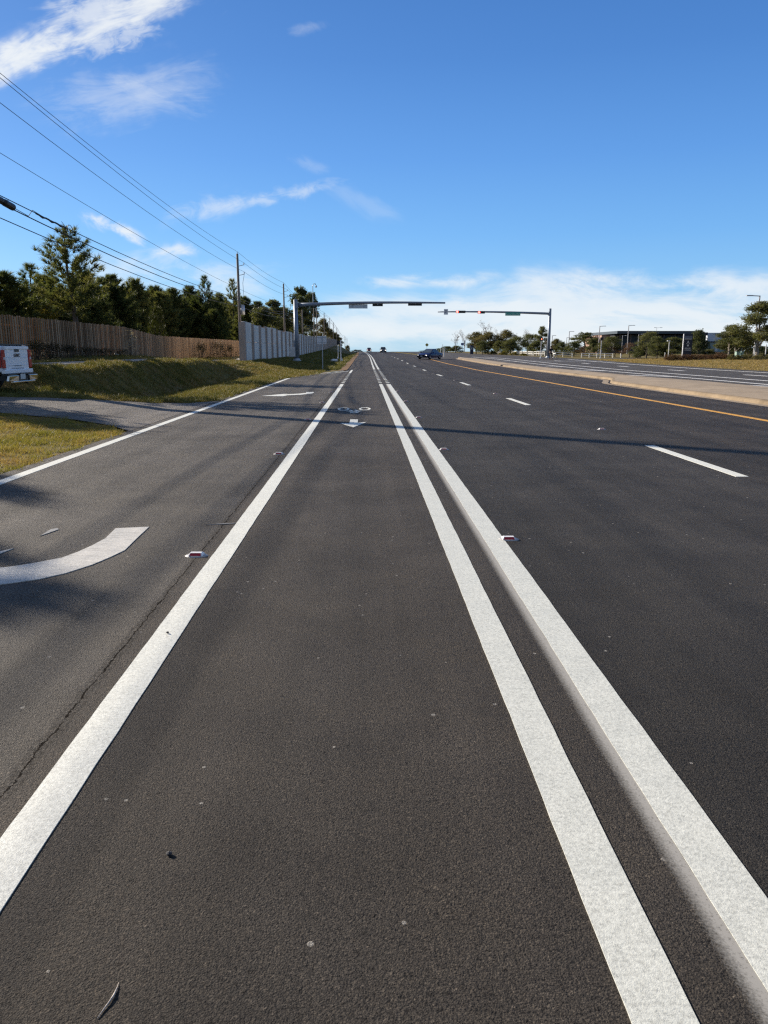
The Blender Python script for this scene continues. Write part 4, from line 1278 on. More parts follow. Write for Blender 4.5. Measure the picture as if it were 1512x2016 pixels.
# pickup truck, tail towards the road; own frame: front to -x, z = 0 at ground
TX, TY0, TY1 = -10.58, 22.35, 24.30
tz = h1(-13, 23.3) + .02
tk = thing('pickup_truck', 'white pickup truck parked on the grass at left, tailgate facing the road', 'truck', (TX, (TY0 + TY1) / 2, tz), 0)
hw = (TY1 - TY0) / 2
b = MB()
def sec(x, zlo, zhi, w, top=.97):
    return [(x, -w * .96, zlo), (x, -w, zlo + .2), (x, -w, zhi - .12), (x, -w * top, zhi), (x, w * top, zhi), (x, w, zhi - .12), (x, w, zlo + .2), (x, w * .96, zlo)]
loft(b, [sec(-.04, .62, 1.36, hw * .985), sec(-.2, .55, 1.39, hw), sec(-1.9, .5, 1.38, hw)]); b.build('cargo_bed', m_tcar, tk, bevel=.03)
b = MB(); loft(b, [sec(-1.93, .45, 1.36, hw), sec(-4.0, .45, 1.34, hw), sec(-5.0, .46, 1.30, hw), sec(-5.65, .5, 1.22, hw * .96), sec(-5.8, .6, 1.05, hw * .9)]); b.build('body', m_tcar, tk, bevel=.03)
b = MB(); loft(b, [[(-1.95, -hw * .93, 1.33), (-4.45, -hw * .93, 1.33), (-4.45, hw * .93, 1.33), (-1.95, hw * .93, 1.33)], [(-2.2, -hw * .76, 1.88), (-3.7, -hw * .76, 1.88), (-3.7, hw * .76, 1.88), (-2.2, hw * .76, 1.88)], [(-2.35, -hw * .68, 1.94), (-3.55, -hw * .68, 1.94), (-3.55, hw * .68, 1.94), (-2.35, hw * .68, 1.94)]]); b.build('cab', m_tcar, tk, bevel=.03)
for s_ in (-1, 1):
    for x0, x1 in ((-2.15, -3.05), (-3.12, -4.1)):
        b = MB(); b.prism([(x0, s_ * hw * .935, 1.4), (x1, s_ * hw * .935, 1.4), (x1 + (.3 if x1 < -4 else 0), s_ * hw * .79, 1.83), (x0 - .1, s_ * hw * .79, 1.83)], (0, s_ * .012, 0)); b.build('side_window', m_glass, tk)
b = MB(); b.prism([(-1.99, -hw * .75, 1.42), (-1.99, hw * .75, 1.42), (-2.17, hw * .66, 1.82), (-2.17, -hw * .66, 1.82)], (.012, 0, .0)); b.build('rear_window', m_glass, tk)
b = MB(); b.box((-.95, 0, 1.405), (1.85, hw * 1.8, .03)); b.build('tonneau_cover', m_black, tk)
# tailgate with sculpted ledge, handle recess
tg = MB(); tg.box((-.005, 0, 1.0), (.07, hw * 1.56, .66)); tgo = tg.build('tailgate', m_tcar, tk, bevel=.02)
b = MB(); b.box((.028, 0, 1.31), (.075, hw * 1.56, .085)); b.box((.03, 0, .80), (.03, hw * 1.3, .012)); b.box((.034, 0, 1.03), (.012, hw * 1.4, .012)); b.build('spoiler_lip', m_tcar, tgo, bevel=.015)
b = MB(); b.box((.04, 0, 1.225), (.03, .27, .075)); b.build('handle', m_black, tgo, bevel=.01)
b = MB(); b.box((.036, 0, .78), (.012, .5, .016)); b.box((.036, 0, .705), (.012, .8, .016)); b.build('step_seam', simple('seam grey', (.16, .18, .22), .6), tgo)
text('GMC', .125, 'badge', simple('badge dark', (.05, .02, .022), .3), tgo, Matrix.Translation((.036, 0, 1.085)) @ Matrix.Rotation(R(90), 4, 'Z') @ Matrix.Rotation(R(90), 4, 'X') @ Matrix.Diagonal((1.5, 1, 1, 1)), .008, .004)
for s_ in (-1, 1):
    b = MB(); b.prism([(.012, s_ * hw * .80, .72), (.012, s_ * hw * .985, .72), (.012, s_ * hw * .985, 1.25), (.012, s_ * hw * .80, 1.25)], (.035, 0, 0))
    b.box((-.12, s_ * (hw + .001), .99), (.24, .03, .50)); b.build('tail_light', m_tail, tk, bevel=.01)
    b = MB(); b.box((.05, s_ * hw * .89, 1.0), (.012, .09, .07)); b.build('reversing_light', simple('pale lens', (.6, .55, .55), .2), tk)
b = MB(); b.box((.02, 0, .615), (.12, hw * 1.92, .12)); b.build('bed_sill', m_tcar, tk, bevel=.02)
b = MB()
for s_ in (-1, 1):
    b.prism([(.13, s_ * hw * .36, .50), (.13, s_ * hw * .98, .50), (.10, s_ * hw * 1.0, .34), (.13, s_ * hw * .42, .32)], (.07, 0, 0))
b.box((.16, 0, .31), (.1, hw * 1.5, .05)); b.build('rear_bumper', m_chrome, tk, bevel=.012)
b = MB(); b.box((.10, 0, .43), (.1, hw * .74, .2)); b.box((.05, 0, .52), (.2, hw * 1.9, .05)); b.build('bumper_step', m_black, tk)
b = MB(); b.box((.156, 0, .46), (.012, .32, .15)); b.build('licence_plate', m_plate, tk)
b = MB(); b.box((-.6, 0, .42), (1.2, hw * 1.5, .14)); b.tube([(-.4, .5, .3), (.05, .55, .26)], .04, 8); b.build('underbody', m_black, tk)
for x in (-1.25, -4.75):
    for s_ in (-1, 1):
        wheel(tk, x, s_ * (hw - .14), .40, .27, s_)
        b = MB()
        for a0, a1 in zip(np.linspace(0, math.pi, 13)[:-1], np.linspace(0, math.pi, 13)[1:]):
            b.prism([(x + .47 * math.cos(a0), s_ * (hw - .02), .42 + .47 * math.sin(a0)), (x + .47 * math.cos(a1), s_ * (hw - .02), .42 + .47 * math.sin(a1)), (x + .40 * math.cos(a1), s_ * (hw - .02), .42 + .40 * math.sin(a1)), (x + .40 * math.cos(a0), s_ * (hw - .02), .42 + .40 * math.sin(a0))], (0, s_ * .03, 0))
        b.build('wheel_arch', m_black, tk)
for s_ in (-1, 1):
    b = MB(); b.box((-4.0, s_ * (hw + .14), 1.42), (.1, .22, .26)); b.build('wing_mirror', m_tcar, tk, bevel=.03)
    b = MB(); b.box((-5.72, s_ * hw * .7, .98), (.1, .36, .2)); b.build('headlight', m_glass, tk)

# ------------------------------------------------------------------ person with bicycle
YP = 101.0; p = at(1085, 690, YP); pz = float(G(YP))
bk = thing('bicycle', 'grey bicycle held by the person in black', 'bicycle', (p.x + .42, YP + .1, pz), R(-62))
for x in (-.52, .52):
    b = MB(); b.tube([(x + .33 * math.cos(a), 0, .34 + .33 * math.sin(a)) for a in np.linspace(0, 2 * math.pi, 25)], .022, 6, False)
    w_ = b.build('wheel', m_rubber, bk, True)
    b = MB()
    for k in range(10):
        a = math.pi * 2 * k / 10; b.tube([(x, 0, .34), (x + .31 * math.cos(a), 0, .34 + .31 * math.sin(a))], .004, 3)
    b.disc((x, 0, .34), (0, 1, 0), .03, .1, 10); b.build('spokes', m_galv, w_)
b = MB()
fr = simple('bicycle frame', (.3, .32, .35), .35, .4)
hub0, hub1, bbk, st, hd = (-.52, 0, .34), (.52, 0, .34), (-.08, 0, .30), (-.2, 0, .82), (.36, 0, .84)
for a, c_ in ((hub0, bbk), (hub0, st), (st, bbk), (st, hd), (bbk, (.39, 0, .74)), (hd, hub1)):
    b.tube([a, c_], .02, 8)
b.build('frame', fr, bk)
b = MB(); b.blob((-.22, 0, .92), (.14, .07, .035), 10, 6); b.tube([(-.2, 0, .82), (-.22, 0, .9)], .014, 6); b.build('saddle', m_black, bk)
b = MB(); b.tube([(.34, -.28, 1.0), (.33, -.1, 1.02), (.36, 0, 1.0), (.33, .1, 1.02), (.34, .28, 1.0)], .014, 6); b.tube([hd, (.36, 0, 1.0)], .016, 6); b.build('handlebar', m_black, bk)
b = MB(); b.tube([(-.08, -.12, .22), (-.08, .12, .38)], .012, 6); b.box((-.08, -.16, .21), (.1, .08, .02)); b.box((-.08, .16, .39), (.1, .08, .02)); b.disc((-.08, .05, .3), (0, 1, 0), .09, .008, 14); b.build('pedals', m_black, bk)

pe = thing('person', 'person in black clothes standing with a bicycle on the far carriageway', 'person', (p.x - .02, YP, pz), R(180))
def skin(name, verts, edges, mat, parent, lv=2):
    me = bpy.data.meshes.new(name); me.from_pydata([v[:3] for v in verts], edges, []); me.update(); me.materials.append(mat)
    o = bpy.data.objects.new(name, me); COL.objects.link(o); o.parent = parent
    o.modifiers.new('skin', 'SKIN').use_smooth_shade = True
    sub = o.modifiers.new('sub', 'SUBSURF'); sub.levels = lv; sub.render_levels = lv
    if not me.skin_vertices:
        lay = me.attributes.get('skin') 
    for i, v in enumerate(verts):
        me.skin_vertices[0].data[i].radius = (v[3], v[4] if len(v) > 4 else v[3])
    me.skin_vertices[0].data[0].use_root = True
    return o
def ensure_skin(me):
    bm = bmesh.new(); bm.from_mesh(me); bm.verts.layers.skin.verify(); bm.to_mesh(me); bm.free()
def skinned(name, verts, edges, mat, parent, lv=2):
    me = bpy.data.meshes.new(name); me.from_pydata([v[:3] for v in verts], edges, []); me.update()
    ensure_skin(me); me.materials.append(mat)
    for i, v in enumerate(verts):
        me.skin_vertices[0].data[i].radius = (v[3], v[4] if len(v) > 4 else v[3])
    me.skin_vertices[0].data[0].use_root = True
    o = bpy.data.objects.new(name, me); COL.objects.link(o); o.parent = parent
    o.modifiers.new('skin', 'SKIN').use_smooth_shade = True
    sub = o.modifiers.new('sub', 'SUBSURF'); sub.levels = lv; sub.render_levels = lv
    return o
V = [(0, 0, .95, .15, .11), (0, 0, 1.15, .145, .10), (0, .0, 1.36, .17, .11), (0, .01, 1.48, .06, .06), (0, .02, 1.56, .055, .06), (0, .03, 1.66, .078, .095), (0, .03, 1.73, .06, .07),
     (.19, 0, 1.42, .055), (.27, .06, 1.16, .045), (.25, .22, .98, .032), (.245, .27, .95, .03, .018),
     (-.19, 0, 1.42, .055), (-.25, .12, 1.17, .045), (-.3, .28, 1.03, .032), (-.31, .33, 1.02, .03, .018),
     (.1, 0, .88, .09), (.12, .03, .5, .062), (.13, -.02, .09, .042), (.135, .12, .04, .035),
     (-.1, 0, .88, .09), (-.13, .10, .52, .062), (-.15, .04, .12, .042), (-.155, .18, .05, .035)]
E = [(0, 1), (1, 2), (2, 3), (3, 4), (4, 5), (5, 6), (2, 7), (7, 8), (8, 9), (9, 10), (2, 11), (11, 12), (12, 13), (13, 14), (0, 15), (15, 16), (16, 17), (17, 18), (0, 19), (19, 20), (20, 21), (21, 22)]
for base, sx in ((10, 1), (14, -1)):
    bx_, by_, bz_ = V[base][:3]
    for k in range(5):
        i = len(V)
        if k < 4:
            V.append((bx_ + (k - 1.5) * .019, by_ + .05, bz_ - .012, .008)); V.append((bx_ + (k - 1.5) * .02, by_ + .085 - .008 * abs(k - 1.5), bz_ - .045, .007))
        else:
            V.append((bx_ - sx * .035, by_ + .015, bz_ - .02, .009)); V.append((bx_ - sx * .045, by_ + .045, bz_ - .045, .008))
        E += [(base, i), (i, i + 1)]
skinned('body', V, E, m_skin, pe)
J = [(0, 0, .98, .165, .125), (0, 0, 1.16, .16, .115), (0, 0, 1.36, .185, .125), (0, .01, 1.47, .085, .08), (.195, 0, 1.42, .068), (.272, .06, 1.16, .056), (.252, .2, 1.0, .042), (-.195, 0, 1.42, .068), (-.252, .12, 1.17, .056), (-.3, .26, 1.045, .042)]
skinned('jacket', J, [(0, 1), (1, 2), (2, 3), (2, 4), (4, 5), (5, 6), (2, 7), (7, 8), (8, 9)], m_cloth, pe)
T = [(0, 0, .96, .165, .125), (.1, 0, .86, .105), (.12, .03, .5, .077), (.13, -.02, .12, .058), (-.1, 0, .86, .105), (-.13, .10, .52, .077), (-.15, .04, .15, .058)]
skinned('trousers', T, [(0, 1), (1, 2), (2, 3), (0, 4), (4, 5), (5, 6)], m_cloth, pe)
b = MB(); b.blob((0, .01, 1.70), (.092, .105, .10), 12, 8); b.build('hair', m_cloth, pe, True)
b = MB(); b.blob((0, .135, 1.645), (.014, .02, .02), 8, 6); b.build('nose', m_skin, pe, True)
for s_ in (-1, 1):
    b = MB(); b.blob((s_ * .034, .118, 1.672), .010, 8, 6); b.build('eye', m_dark, pe, True)
    b = MB(); b.blob((s_ * .088, .03, 1.655), (.012, .02, .03), 8, 6); b.build('ear', m_skin, pe, True)
    b = MB(); b.blob((s_ * .142, .08 if s_ > 0 else .14, .05), (.05, .13, .05), 10, 6); b.build('shoe', m_black, pe, True)
b = MB(); b.box((0, .121, 1.61), (.045, .012, .008)); b.build('mouth', simple('lips', (.3, .12, .1), .6), pe)

# ------------------------------------------------------------------ far signs, delineators
def post(x, ytop, Y, label, name='delineator_post', mat=m_whitepole, r=.05, z=None):
    p = at(x, ytop, Y); z0 = float(G(Y)) - .02 if z is None else z
    b = MB(); b.tube([(0, 0, 0), (0, 0, p.z - z0)], r, 8)
    o = b.build(name, mat); o.location = (p.x, Y, z0); return tag(o, label, 'post')
post(874.6, 685.5, 128, 'taller white delineator post at the median nose', r=.075)['group'] = 'delineator posts'
post(867.4, 685, 160, 'shorter white delineator post left at the median nose')['group'] = 'delineator posts'
post(871.6, 678, 175, 'grey post standing between the white delineators', mat=m_galv)['group'] = 'delineator posts'
def platesign(x, yc, Y, w, h, mat, label, rot=0, name='road_sign', cat='road sign', pm=m_galv):
    p = at(x, yc, Y); z0 = h1(p.x, Y)
    t = thing(name, label, cat, (p.x, Y, z0)); hh = p.z - z0
    b = MB(); b.tube([(0, .05, -.2), (0, .05, hh + .1)], .04, 6); b.build('post', pm, t)
    b = MB()
    pts = [Vector((-w / 2, 0, -h / 2)), Vector((w / 2, 0, -h / 2)), Vector((w / 2, 0, h / 2)), Vector((-w / 2, 0, h / 2))]
    b.prism([Matrix.Rotation(rot, 3, 'Y') @ v + Vector((0, 0, hh)) for v in pts], (0, .02, 0)); b.build('plate', mat, t)
    return t
t = platesign(840.5, 679, 237, .8, .8, m_dia, 'yellow diamond warning sign in the median beyond the blue sedan', R(45))
platesign(910.5, 677.5, 190, .75, .6, simple('blue sign', (.16, .19, .33), .5), 'small blue grey sign beside the bare trees')
p = at(929, 680, 190); z0 = h1(p.x, 190)
t = thing('notice_board', 'dark upright notice board left of the olive trees', 'sign', (p.x, 190, z0))
b = MB(); b.box((0, 0, (p.z - z0) / 2), (.85, .25, p.z - z0)); b.build('panel', m_navy, t)
b = MB(); b.box((0, -.13, (p.z - z0) * .68), (.2, .02, .7)); b.build('mark', m_signback, t)

# ------------------------------------------------------------------ right side: rail fence, lamps, building, sign tower
rf = thing('rail_fence', 'low white rail fence curving round the far corner', 'fence')
A = [at(979, 692, 205), at(1015, 693, 175), at(1051, 697, 150), at(1090, 700, 140), at(1145, 700, 140), at(1222, 700, 138)]
pl = []
for q0, q1 in zip(A[:-1], A[1:]):
    n = max(2, int((q1 - q0).length / 1.35))
    for k in range(n):
        pl.append(q0.lerp(q1, k / n))
pl.append(A[-1])
zs = []
for q in pl:
    zs.append(h1(q.x, q.y))
for k, q in enumerate(pl):
    b = MB(); b.box((q.x, q.y, zs[k] + .40), (.12, .12, .9)); b.build('post', m_wfence, rf)
for dz in (.40, .76):
    b = MB()
    for k in range(len(pl) - 1):
        if k % 5 == 4: continue
        a, c_ = pl[k], pl[k + 1]
        b.tube([(a.x, a.y - .02, zs[k] + dz), (c_.x, c_.y - .02, zs[k + 1] + dz)], .06, 4)
    b.build('rail', m_wfence, rf)

def lamp(x, ytop, Y, label, arm=1, mat=m_lamp, r=.13, double=False):
    p = at(x, ytop, Y); z0 = h1(p.x, Y)
    t = thing('street_lamp', label, 'street lamp', (p.x, Y, z0), 0, 'street lamps on the right'); hh = p.z - z0
    b = MB(); b.tube([(0, 0, -.2), (0, 0, hh)], [r, r * .7], 8); b.build('pole', mat, t)
    k = hh / 7.5
    b = MB(); b.tube([(0, 0, hh - .05), (arm * 1.1 * k, 0, hh)], r * .5, 6); b.build('arm', mat, t)
    b = MB(); b.box((arm * 1.3 * k, 0, hh), (.75 * k, .3, .11)); b.build('lamp_head', mat, t)
    if double:
        b = MB(); b.box((-arm * .5 * k, 0, hh), (.75 * k, .3, .11)); b.build('lamp_head', mat, t)
    return t
lamp(1121, 652.5, 215, 'curved lamp left behind the rail fence, shorter of the front three')
lamp(1181, 642, 190, 'tall street lamp left of the dark building')
lamp(1238, 640.5, 190, 'tall street lamp before the left end of the dark building')
lamp(1087.5, 660.5, 230, 'street lamp just right of the right signal mast')
lamp(1116, 664.5, 240, 'thin straight lamp left of the curved lamp')
lamp(1226, 660.5, 170, 'short pale lamp left before the building glass', r=.08)
lamp(1258, 658, 165, 'short pale lamp right before the building glass', r=.1)
lamp(1496, 582, 96, 'tallest street lamp at the right edge beside the big tree', -1, r=.12)
lamp(1293, 645, 230, 'small twin lamp above the building roof', 1, r=.07, double=True)
lamp(1035, 657, 220, 'thin lamp among the trees left of the right signal mast', r=.08)

YB = 200.0
p0, p1 = at(1213, 652, YB), at(1394, 655, YB)
bz = h1(80, YB) - .3
bd = thing('office_building', 'long dark modern building with flat overhanging roof on the right', 'building', (p0.x, YB, bz))
W_ = p1.x - p0.x; Hb = p0.z - bz
b = MB(); b.box((W_ / 2, 12, Hb / 2 - .5), (W_, 22, Hb - 1.0)); b.build('wall', m_bwall, bd)
b = MB(); b.box((W_ * .42, 10.5, Hb - .35), (W_ * .90, 27.5, .7)); b.build('roof', m_broof, bd)
b = MB(); b.box((W_ * .86, 11, Hb - .7), (W_ * .26, 23, .8)); b.build('roof_step', m_bwall, bd)
b = MB(); b.box((-1.1, 13, Hb * .42), (2.2, 16, Hb * .84)); b.build('brick_wing', m_bbrick, bd)
for k in range(7):
    x0 = W_ * (.06 + .12 * k)
    b = MB(); b.box((x0 + W_ * .045, .96, Hb * .5), (W_ * .09, .1, Hb * .62)); f_ = b.build('window', m_bglass, bd)
    b = MB(); b.box((x0 - .1, .88, Hb * .5), (.3, .2, Hb * .7)); b.build('mullion', simple('mullion', (.12, .10, .11), .5), f_)
b = MB(); b.box((W_ * .66, -1.2, Hb * .56), (W_ * .26, 4, .35)); b.build('entrance_canopy', m_signw, bd)
b = MB(); b.box((W_ * .60, -3.0, Hb * .40), (W_ * .14, .3, .3)); b.build('canopy_sign', m_signw, bd)
b = MB(); b.tube([(W_ * .5, -2.6, 0), (W_ * .5, -2.6, Hb * .5)], .14, 8); b.tube([(W_ * .76, -2.6, 0), (W_ * .76, -2.6, Hb * .5)], .14, 8); b.build('column', m_signw, bd)
Yb2 = 212.0; q0, q1 = at(1395, 655, Yb2), at(1470, 655, Yb2)
b2 = thing('office_building', 'pale grey panelled building right of the dark one, behind trees', 'building', (q0.x, Yb2, bz))
W2 = q1.x - q0.x; H2 = q0.z - bz
b = MB(); b.box((W2 / 2, 8, H2 * .5), (W2, 15, H2)); b.build('wall', m_bgrey, b2)
b = MB(); b.box((W2 / 2, .2, H2 * .58), (W2 * 1.01, .9, .3)); b.build('band', m_broof, b2)
for k in range(4):
    b = MB(); b.box((W2 * (.15 + .22 * k), .45, H2 * .28), (W2 * .13, .1, H2 * .5)); b.build('window', glassmat('pale glass', (.12, .22, .26), .1), b2)

YS = 104.0; p0 = at(1345, 657, YS); p1 = at(1363, 657, YS); z0 = h1(p0.x, YS)
sg = thing('sign_tower', 'dark navy upright sign tower with white edge and emblem', 'sign', ((p0.x + p1.x) / 2, YS, z0), R(0))
w_ = p1.x - p0.x; hh = p0.z - z0
b = MB(); b.box((.06, 0, hh / 2), (w_ * .9, .5, hh)); b.build('panel', m_navy, sg)
b = MB(); b.box((-w_ * .47, -.2, hh * .5 - .1), (w_ * .08, .12, hh + .1)); b.build('edge_fin', m_signw, sg)
b = MB(); b.box((.06, -.255, hh * .86), (w_ * .8, .02, hh * .10)); b.build('header_panel', simple('header grey', (.16, .18, .24), .5), sg)
b = MB()
for k, zz_ in enumerate((.80, .775)):
    b.box((.02, -.262, hh * zz_), (w_ * .75, .012, hh * .010))
b.build('rule', m_text, sg)
text('A', hh * .19, 'emblem', m_text, sg, Matrix.Translation((.05, -.262, hh * .645)) @ Matrix.Rotation(R(90), 4, 'X'))
b = MB(); b.disc((.05, -.262, hh * .53), (0, 1, 0), w_ * .10, .012, 14); b.build('emblem_dot', m_text, sg)
b = MB()
q = random.Random(5)
for zz_ in (.42, .345):
    x = -w_ * .30
    while x < w_ * .34:
        l_ = q.uniform(.05, .11); b.box((x + l_ / 2, -.262, hh * zz_), (l_ * .7, .012, hh * q.uniform(.022, .034))); x += l_
b.build('lettering', m_text, sg)
for x, yt, Y_, lab in ((1318, 671, 100, 'slim white post with cap left of the navy sign tower'), (1309.5, 694, 100, 'short white stake left of the slim white post'), (1487.5, 678, 92, 'white stake post under the big right tree'), (1509, 678, 88, 'grey white post at the right frame edge')):
    p = at(x, yt, Y_); z0 = h1(p.x, Y_)
    t = thing('marker_post', lab, 'post', (p.x, Y_, z0))
    b = MB(); b.tube([(0, 0, -.2), (0, 0, p.z - z0)], .055, 8); b.build('post', m_whitepole, t)
    if x == 1318:
        b = MB(); b.box((-.1, 0, p.z - z0), (.38, .2, .1)); b.build('cap', m_signw, t)
for x, lab in ((1452, 'larger pale green utility box among the shrubs'), (1460.5, 'smaller pale green utility box right of its twin')):
    Y_ = 92; p = at(x, 693, Y_); z0 = h1(p.x, Y_); w_ = .42 if x < 1455 else .26
    t = thing('utility_box', lab, 'utility box', (p.x, Y_, z0)); hh = p.z - z0
    b = MB(); b.box((0, 0, hh / 2), (w_, .5, hh)); b.build('cabinet', m_ubox, t, bevel=.02)
    b = MB(); b.box((0, 0, hh + .02), (w_ + .06, .56, .05)); b.build('lid', m_ubox, t)

# ---- right side trees
tA = broad(51, 6.5, 2.6, lf_oak, .22, 300, 26, .10)
tB = broad(52, 6.5, 3.0, lf_olive, .12, 340, 28, .12)
tC = broad(53, 5.5, 2.6, lf_oak, .08, 320, 28, .11)
tD = broad(54, 7.5, 3.4, lf_oak, .35, 260, 22, .14, 'spreading_oak', None, True, .5)
tE = broad(55, 6.0, 2.4, lf_brown, .2, 200, 16, .09)
tF = broad(56, 8.5, 2.6, lf_oak, .16, 520, 30, .10, 'upright_oak', m_barkp, False)
bA = bare(61, 7, 2.5, lf_brown, 420)
bB = bare(62, 7, 2.5, lf_dry, 60)
gr_ = 'trees on the right'
def T_(pr, x, y, Y, lab, wpx=None, gz=None):
    w = None
    if wpx:
        nat = {'tA': 5.2, 'tB': 6.0, 'tC': 5.2, 'tD': 6.8, 'tE': 4.8, 'tF': 4.8, 'bA': 4.4, 'bB': 4.4}
        w = wpx * 1.3 * Y / 1485 / nat[pr]
    return place(globals()[pr], x, y, Y, lab, gr_, w)
T_('bA', 897, 654, 230, 'thin reddish bare tree farthest left beside the road crest', 20)
T_('bB', 916, 648, 220, 'pale leafless tree left of the olive trees', 22)
T_('tC', 882, 682, 250, 'low dark tree nearest the blue sedan', 26); T_('tC', 897, 681, 245, 'low dark tree under the reddish bare tree', 24); T_('tA', 866, 686, 270, 'tiny dark tree behind the median posts', 26); T_('tC', 846, 689, 300, 'tiny dark tree behind the blue sedan roof', 36)
T_('tB', 938, 655, 200, 'olive tree right behind the notice board', 40)
T_('bA', 957, 631, 215, 'tallest reddish half bare tree above the olive trees', 28)
T_('tB', 962, 655, 195, 'brownish olive tree under the tallest half bare tree', 44)
T_('tC', 950, 672, 180, 'small dark tree at the left end of the rail fence', 28); T_('tC', 983, 672, 175, 'small dark tree second along the rail fence', 26)
T_('bA', 983, 646, 205, 'sparse bare crown between the two olive clusters', 18)
T_('tB', 997, 651, 195, 'rounded olive tree left of centre above the rail fence', 38)
T_('tC', 1006, 668, 172, 'dark tree under the rounded olive tree', 32)
T_('tA', 1022, 664, 178, 'grey green tree right of the rounded olive tree', 34)
T_('bB', 1040, 648, 200, 'leafless pale crown left of the tall pompom tree', 26)
T_('tA', 1047, 659, 190, 'grey oak left of the pedestrian signal with orange hand', 34)
T_('tD', 1068, 642, 185, 'tall pompom crowned tree above the pedestrian signal', 24)
T_('tC', 1056, 672, 160, 'dark tree behind the pedestrian signal with orange hand', 34)
T_('tE', 1076, 672, 165, 'brown leaved tree left behind the right signal mast', 22)
T_('tB', 1096, 668, 190, 'olive tree right behind the cyclist', 24)
T_('tC', 1108, 674, 170, 'small dark tree left of the curved lamp', 24)
T_('tC', 1132, 674, 165, 'dark rounded tree right of the curved lamp', 34)
T_('tD', 1152, 654, 210, 'broad flat topped oak above the rail fence', 50)
T_('tE', 1150, 682, 160, 'brown low tree under the flat topped oak', 26)
T_('tC', 1168, 668, 155, 'narrow dark tree left of the dark pedestrian signal', 24)
T_('tA', 1203, 664, 150, 'dark tree covering the left end of the building', 40)
T_('tE', 1240, 676, 145, 'grey brown thicket tree before the building', 34)
T_('tE', 1212, 684, 150, 'low brown thicket at the right end of the rail fence', 30)
T_('tA', 1275, 655, 125, 'dark green tree right of the pale lamps', 34); T_('tA', 1297, 664, 120, 'lighter green tree left of the slim white post', 32)
T_('tF', 1327, 664, 118, 'dark oak between slim white post and sign tower', 42)
T_('tC', 1379, 651, 118, 'dense dark tree right of the sign tower', 34)
T_('tC', 1399, 688, 115, 'low dark tree beside the grey building', 36)
T_('tF', 1440, 640, 100, 'leaning light crowned oak before the grey building', 46)
T_('tF', 1452, 648, 104, 'oak between the leaning oak and the big right tree', 46)
T_('tC', 1475, 655, 108, 'dark dense tree behind the big right tree', 44)
T_('tF', 1503, 594, 92, 'big tall oak at the right frame edge', 74)
T_('tE', 1418, 694, 112, 'low brown tree under the leaning oak', 30)
T_('tA', 1350, 668, 125, 'dark tree peeking behind the sign tower', 40)
T_('tC', 1262, 682, 128, 'low dark tree under the lighter green tree', 40)
T_('tC', 1310, 686, 122, 'low dark tree behind the slim white post', 40)
T_('tC', 1440, 690, 115, 'low dark tree behind the utility boxes', 46)
T_('tC', 1500, 682, 112, 'low dark tree behind the big right oak', 50)
# a thin screen of far trees closing the view on both sides
fw = MB()
hs = shrubm(71, .55, .8, lf_red, 46, 24, .045, 'hedge_shrub')
hg = shrubm(72, .6, .8, lf_olive, 46, 24, .05, 'hedge_shrub')
for k in range(13):
    x = 1314 + k * 10.5
    place(hs, x, 698.5 + rng.uniform(-.8, .8), 88 + rng.uniform(-1, 1), 'low reddish hedge shrub in the row along the right verge', 'reddish hedge shrubs', 1.1)
for k in range(7):
    x = 1440 + k * 12
    place(hg, x, 698.5 + rng.uniform(-2, 2), 84 + rng.uniform(-1, 1), 'low greenish hedge shrub at the right end of the row', 'greenish hedge shrubs', 1.0)
yg = shrubm(73, .5, .6, lf_yel, 40, 18, .06, 'verge_shrub')
for k, (x, y, Y) in enumerate(((970, 690.5, 178), (990, 693, 168), (1012, 694, 160), (1030, 696, 150))):
    place(yg, x, y, Y, 'yellowish verge shrub before the rail fence', 'yellowish verge shrubs', 2.2)

# ---- trees outside the frame on the left whose shadows fall on the verge and road
of_ = 'trees left of the view'
def off(pr, x, y, top, w, lab):
    o = copytree(pr); gz = h1(x, y); s_ = (top - gz) / pr['h']; o.location = (x, y, gz); o.scale = (w, w, s_); o.rotation_euler = (0, 0, rng.uniform(0, 6)); o['label'] = lab; o['group'] = of_
off(tC, -19.0, 25.4, 7.4, .85, 'dense tree left outside the view beside the truck')
off(pB, -20.4, 20.8, 8.9, .72, 'pine left outside the view behind the driveway')
off(pD, -18.7, 17.3, 8.7, 1.25, 'slim pine left outside the view')
off(pA, -17.6, 31.8, 9.2, 1.0, 'open pine left outside the view above the fence')

# ------------------------------------------------------------------ litter
for (x, y, Y, lab, s_) in ((286, 776.5, None, 'white scrap of litter in the grass by the ditch', .12), (470, 707.5, 66, 'white litter bag below the utility pole', .28), (225, 692, 48, 'pale crumpled litter at the foot of the fence', .3), (658, 707, 92, 'crumpled white plastic sheet on the left verge', .5)):
    p = gp(x, y) if Y is None else at(x, y, Y)
    z0 = h1(p.x, p.y); b = MB(); b.blob((0, 0, s_ * .28), (s_ * .9, s_ * .6, s_ * .32), 10, 7, .28, int(x))
    o = b.build('litter', m_bag); o.location = (p.x, p.y, z0); tag(o, lab, 'litter')

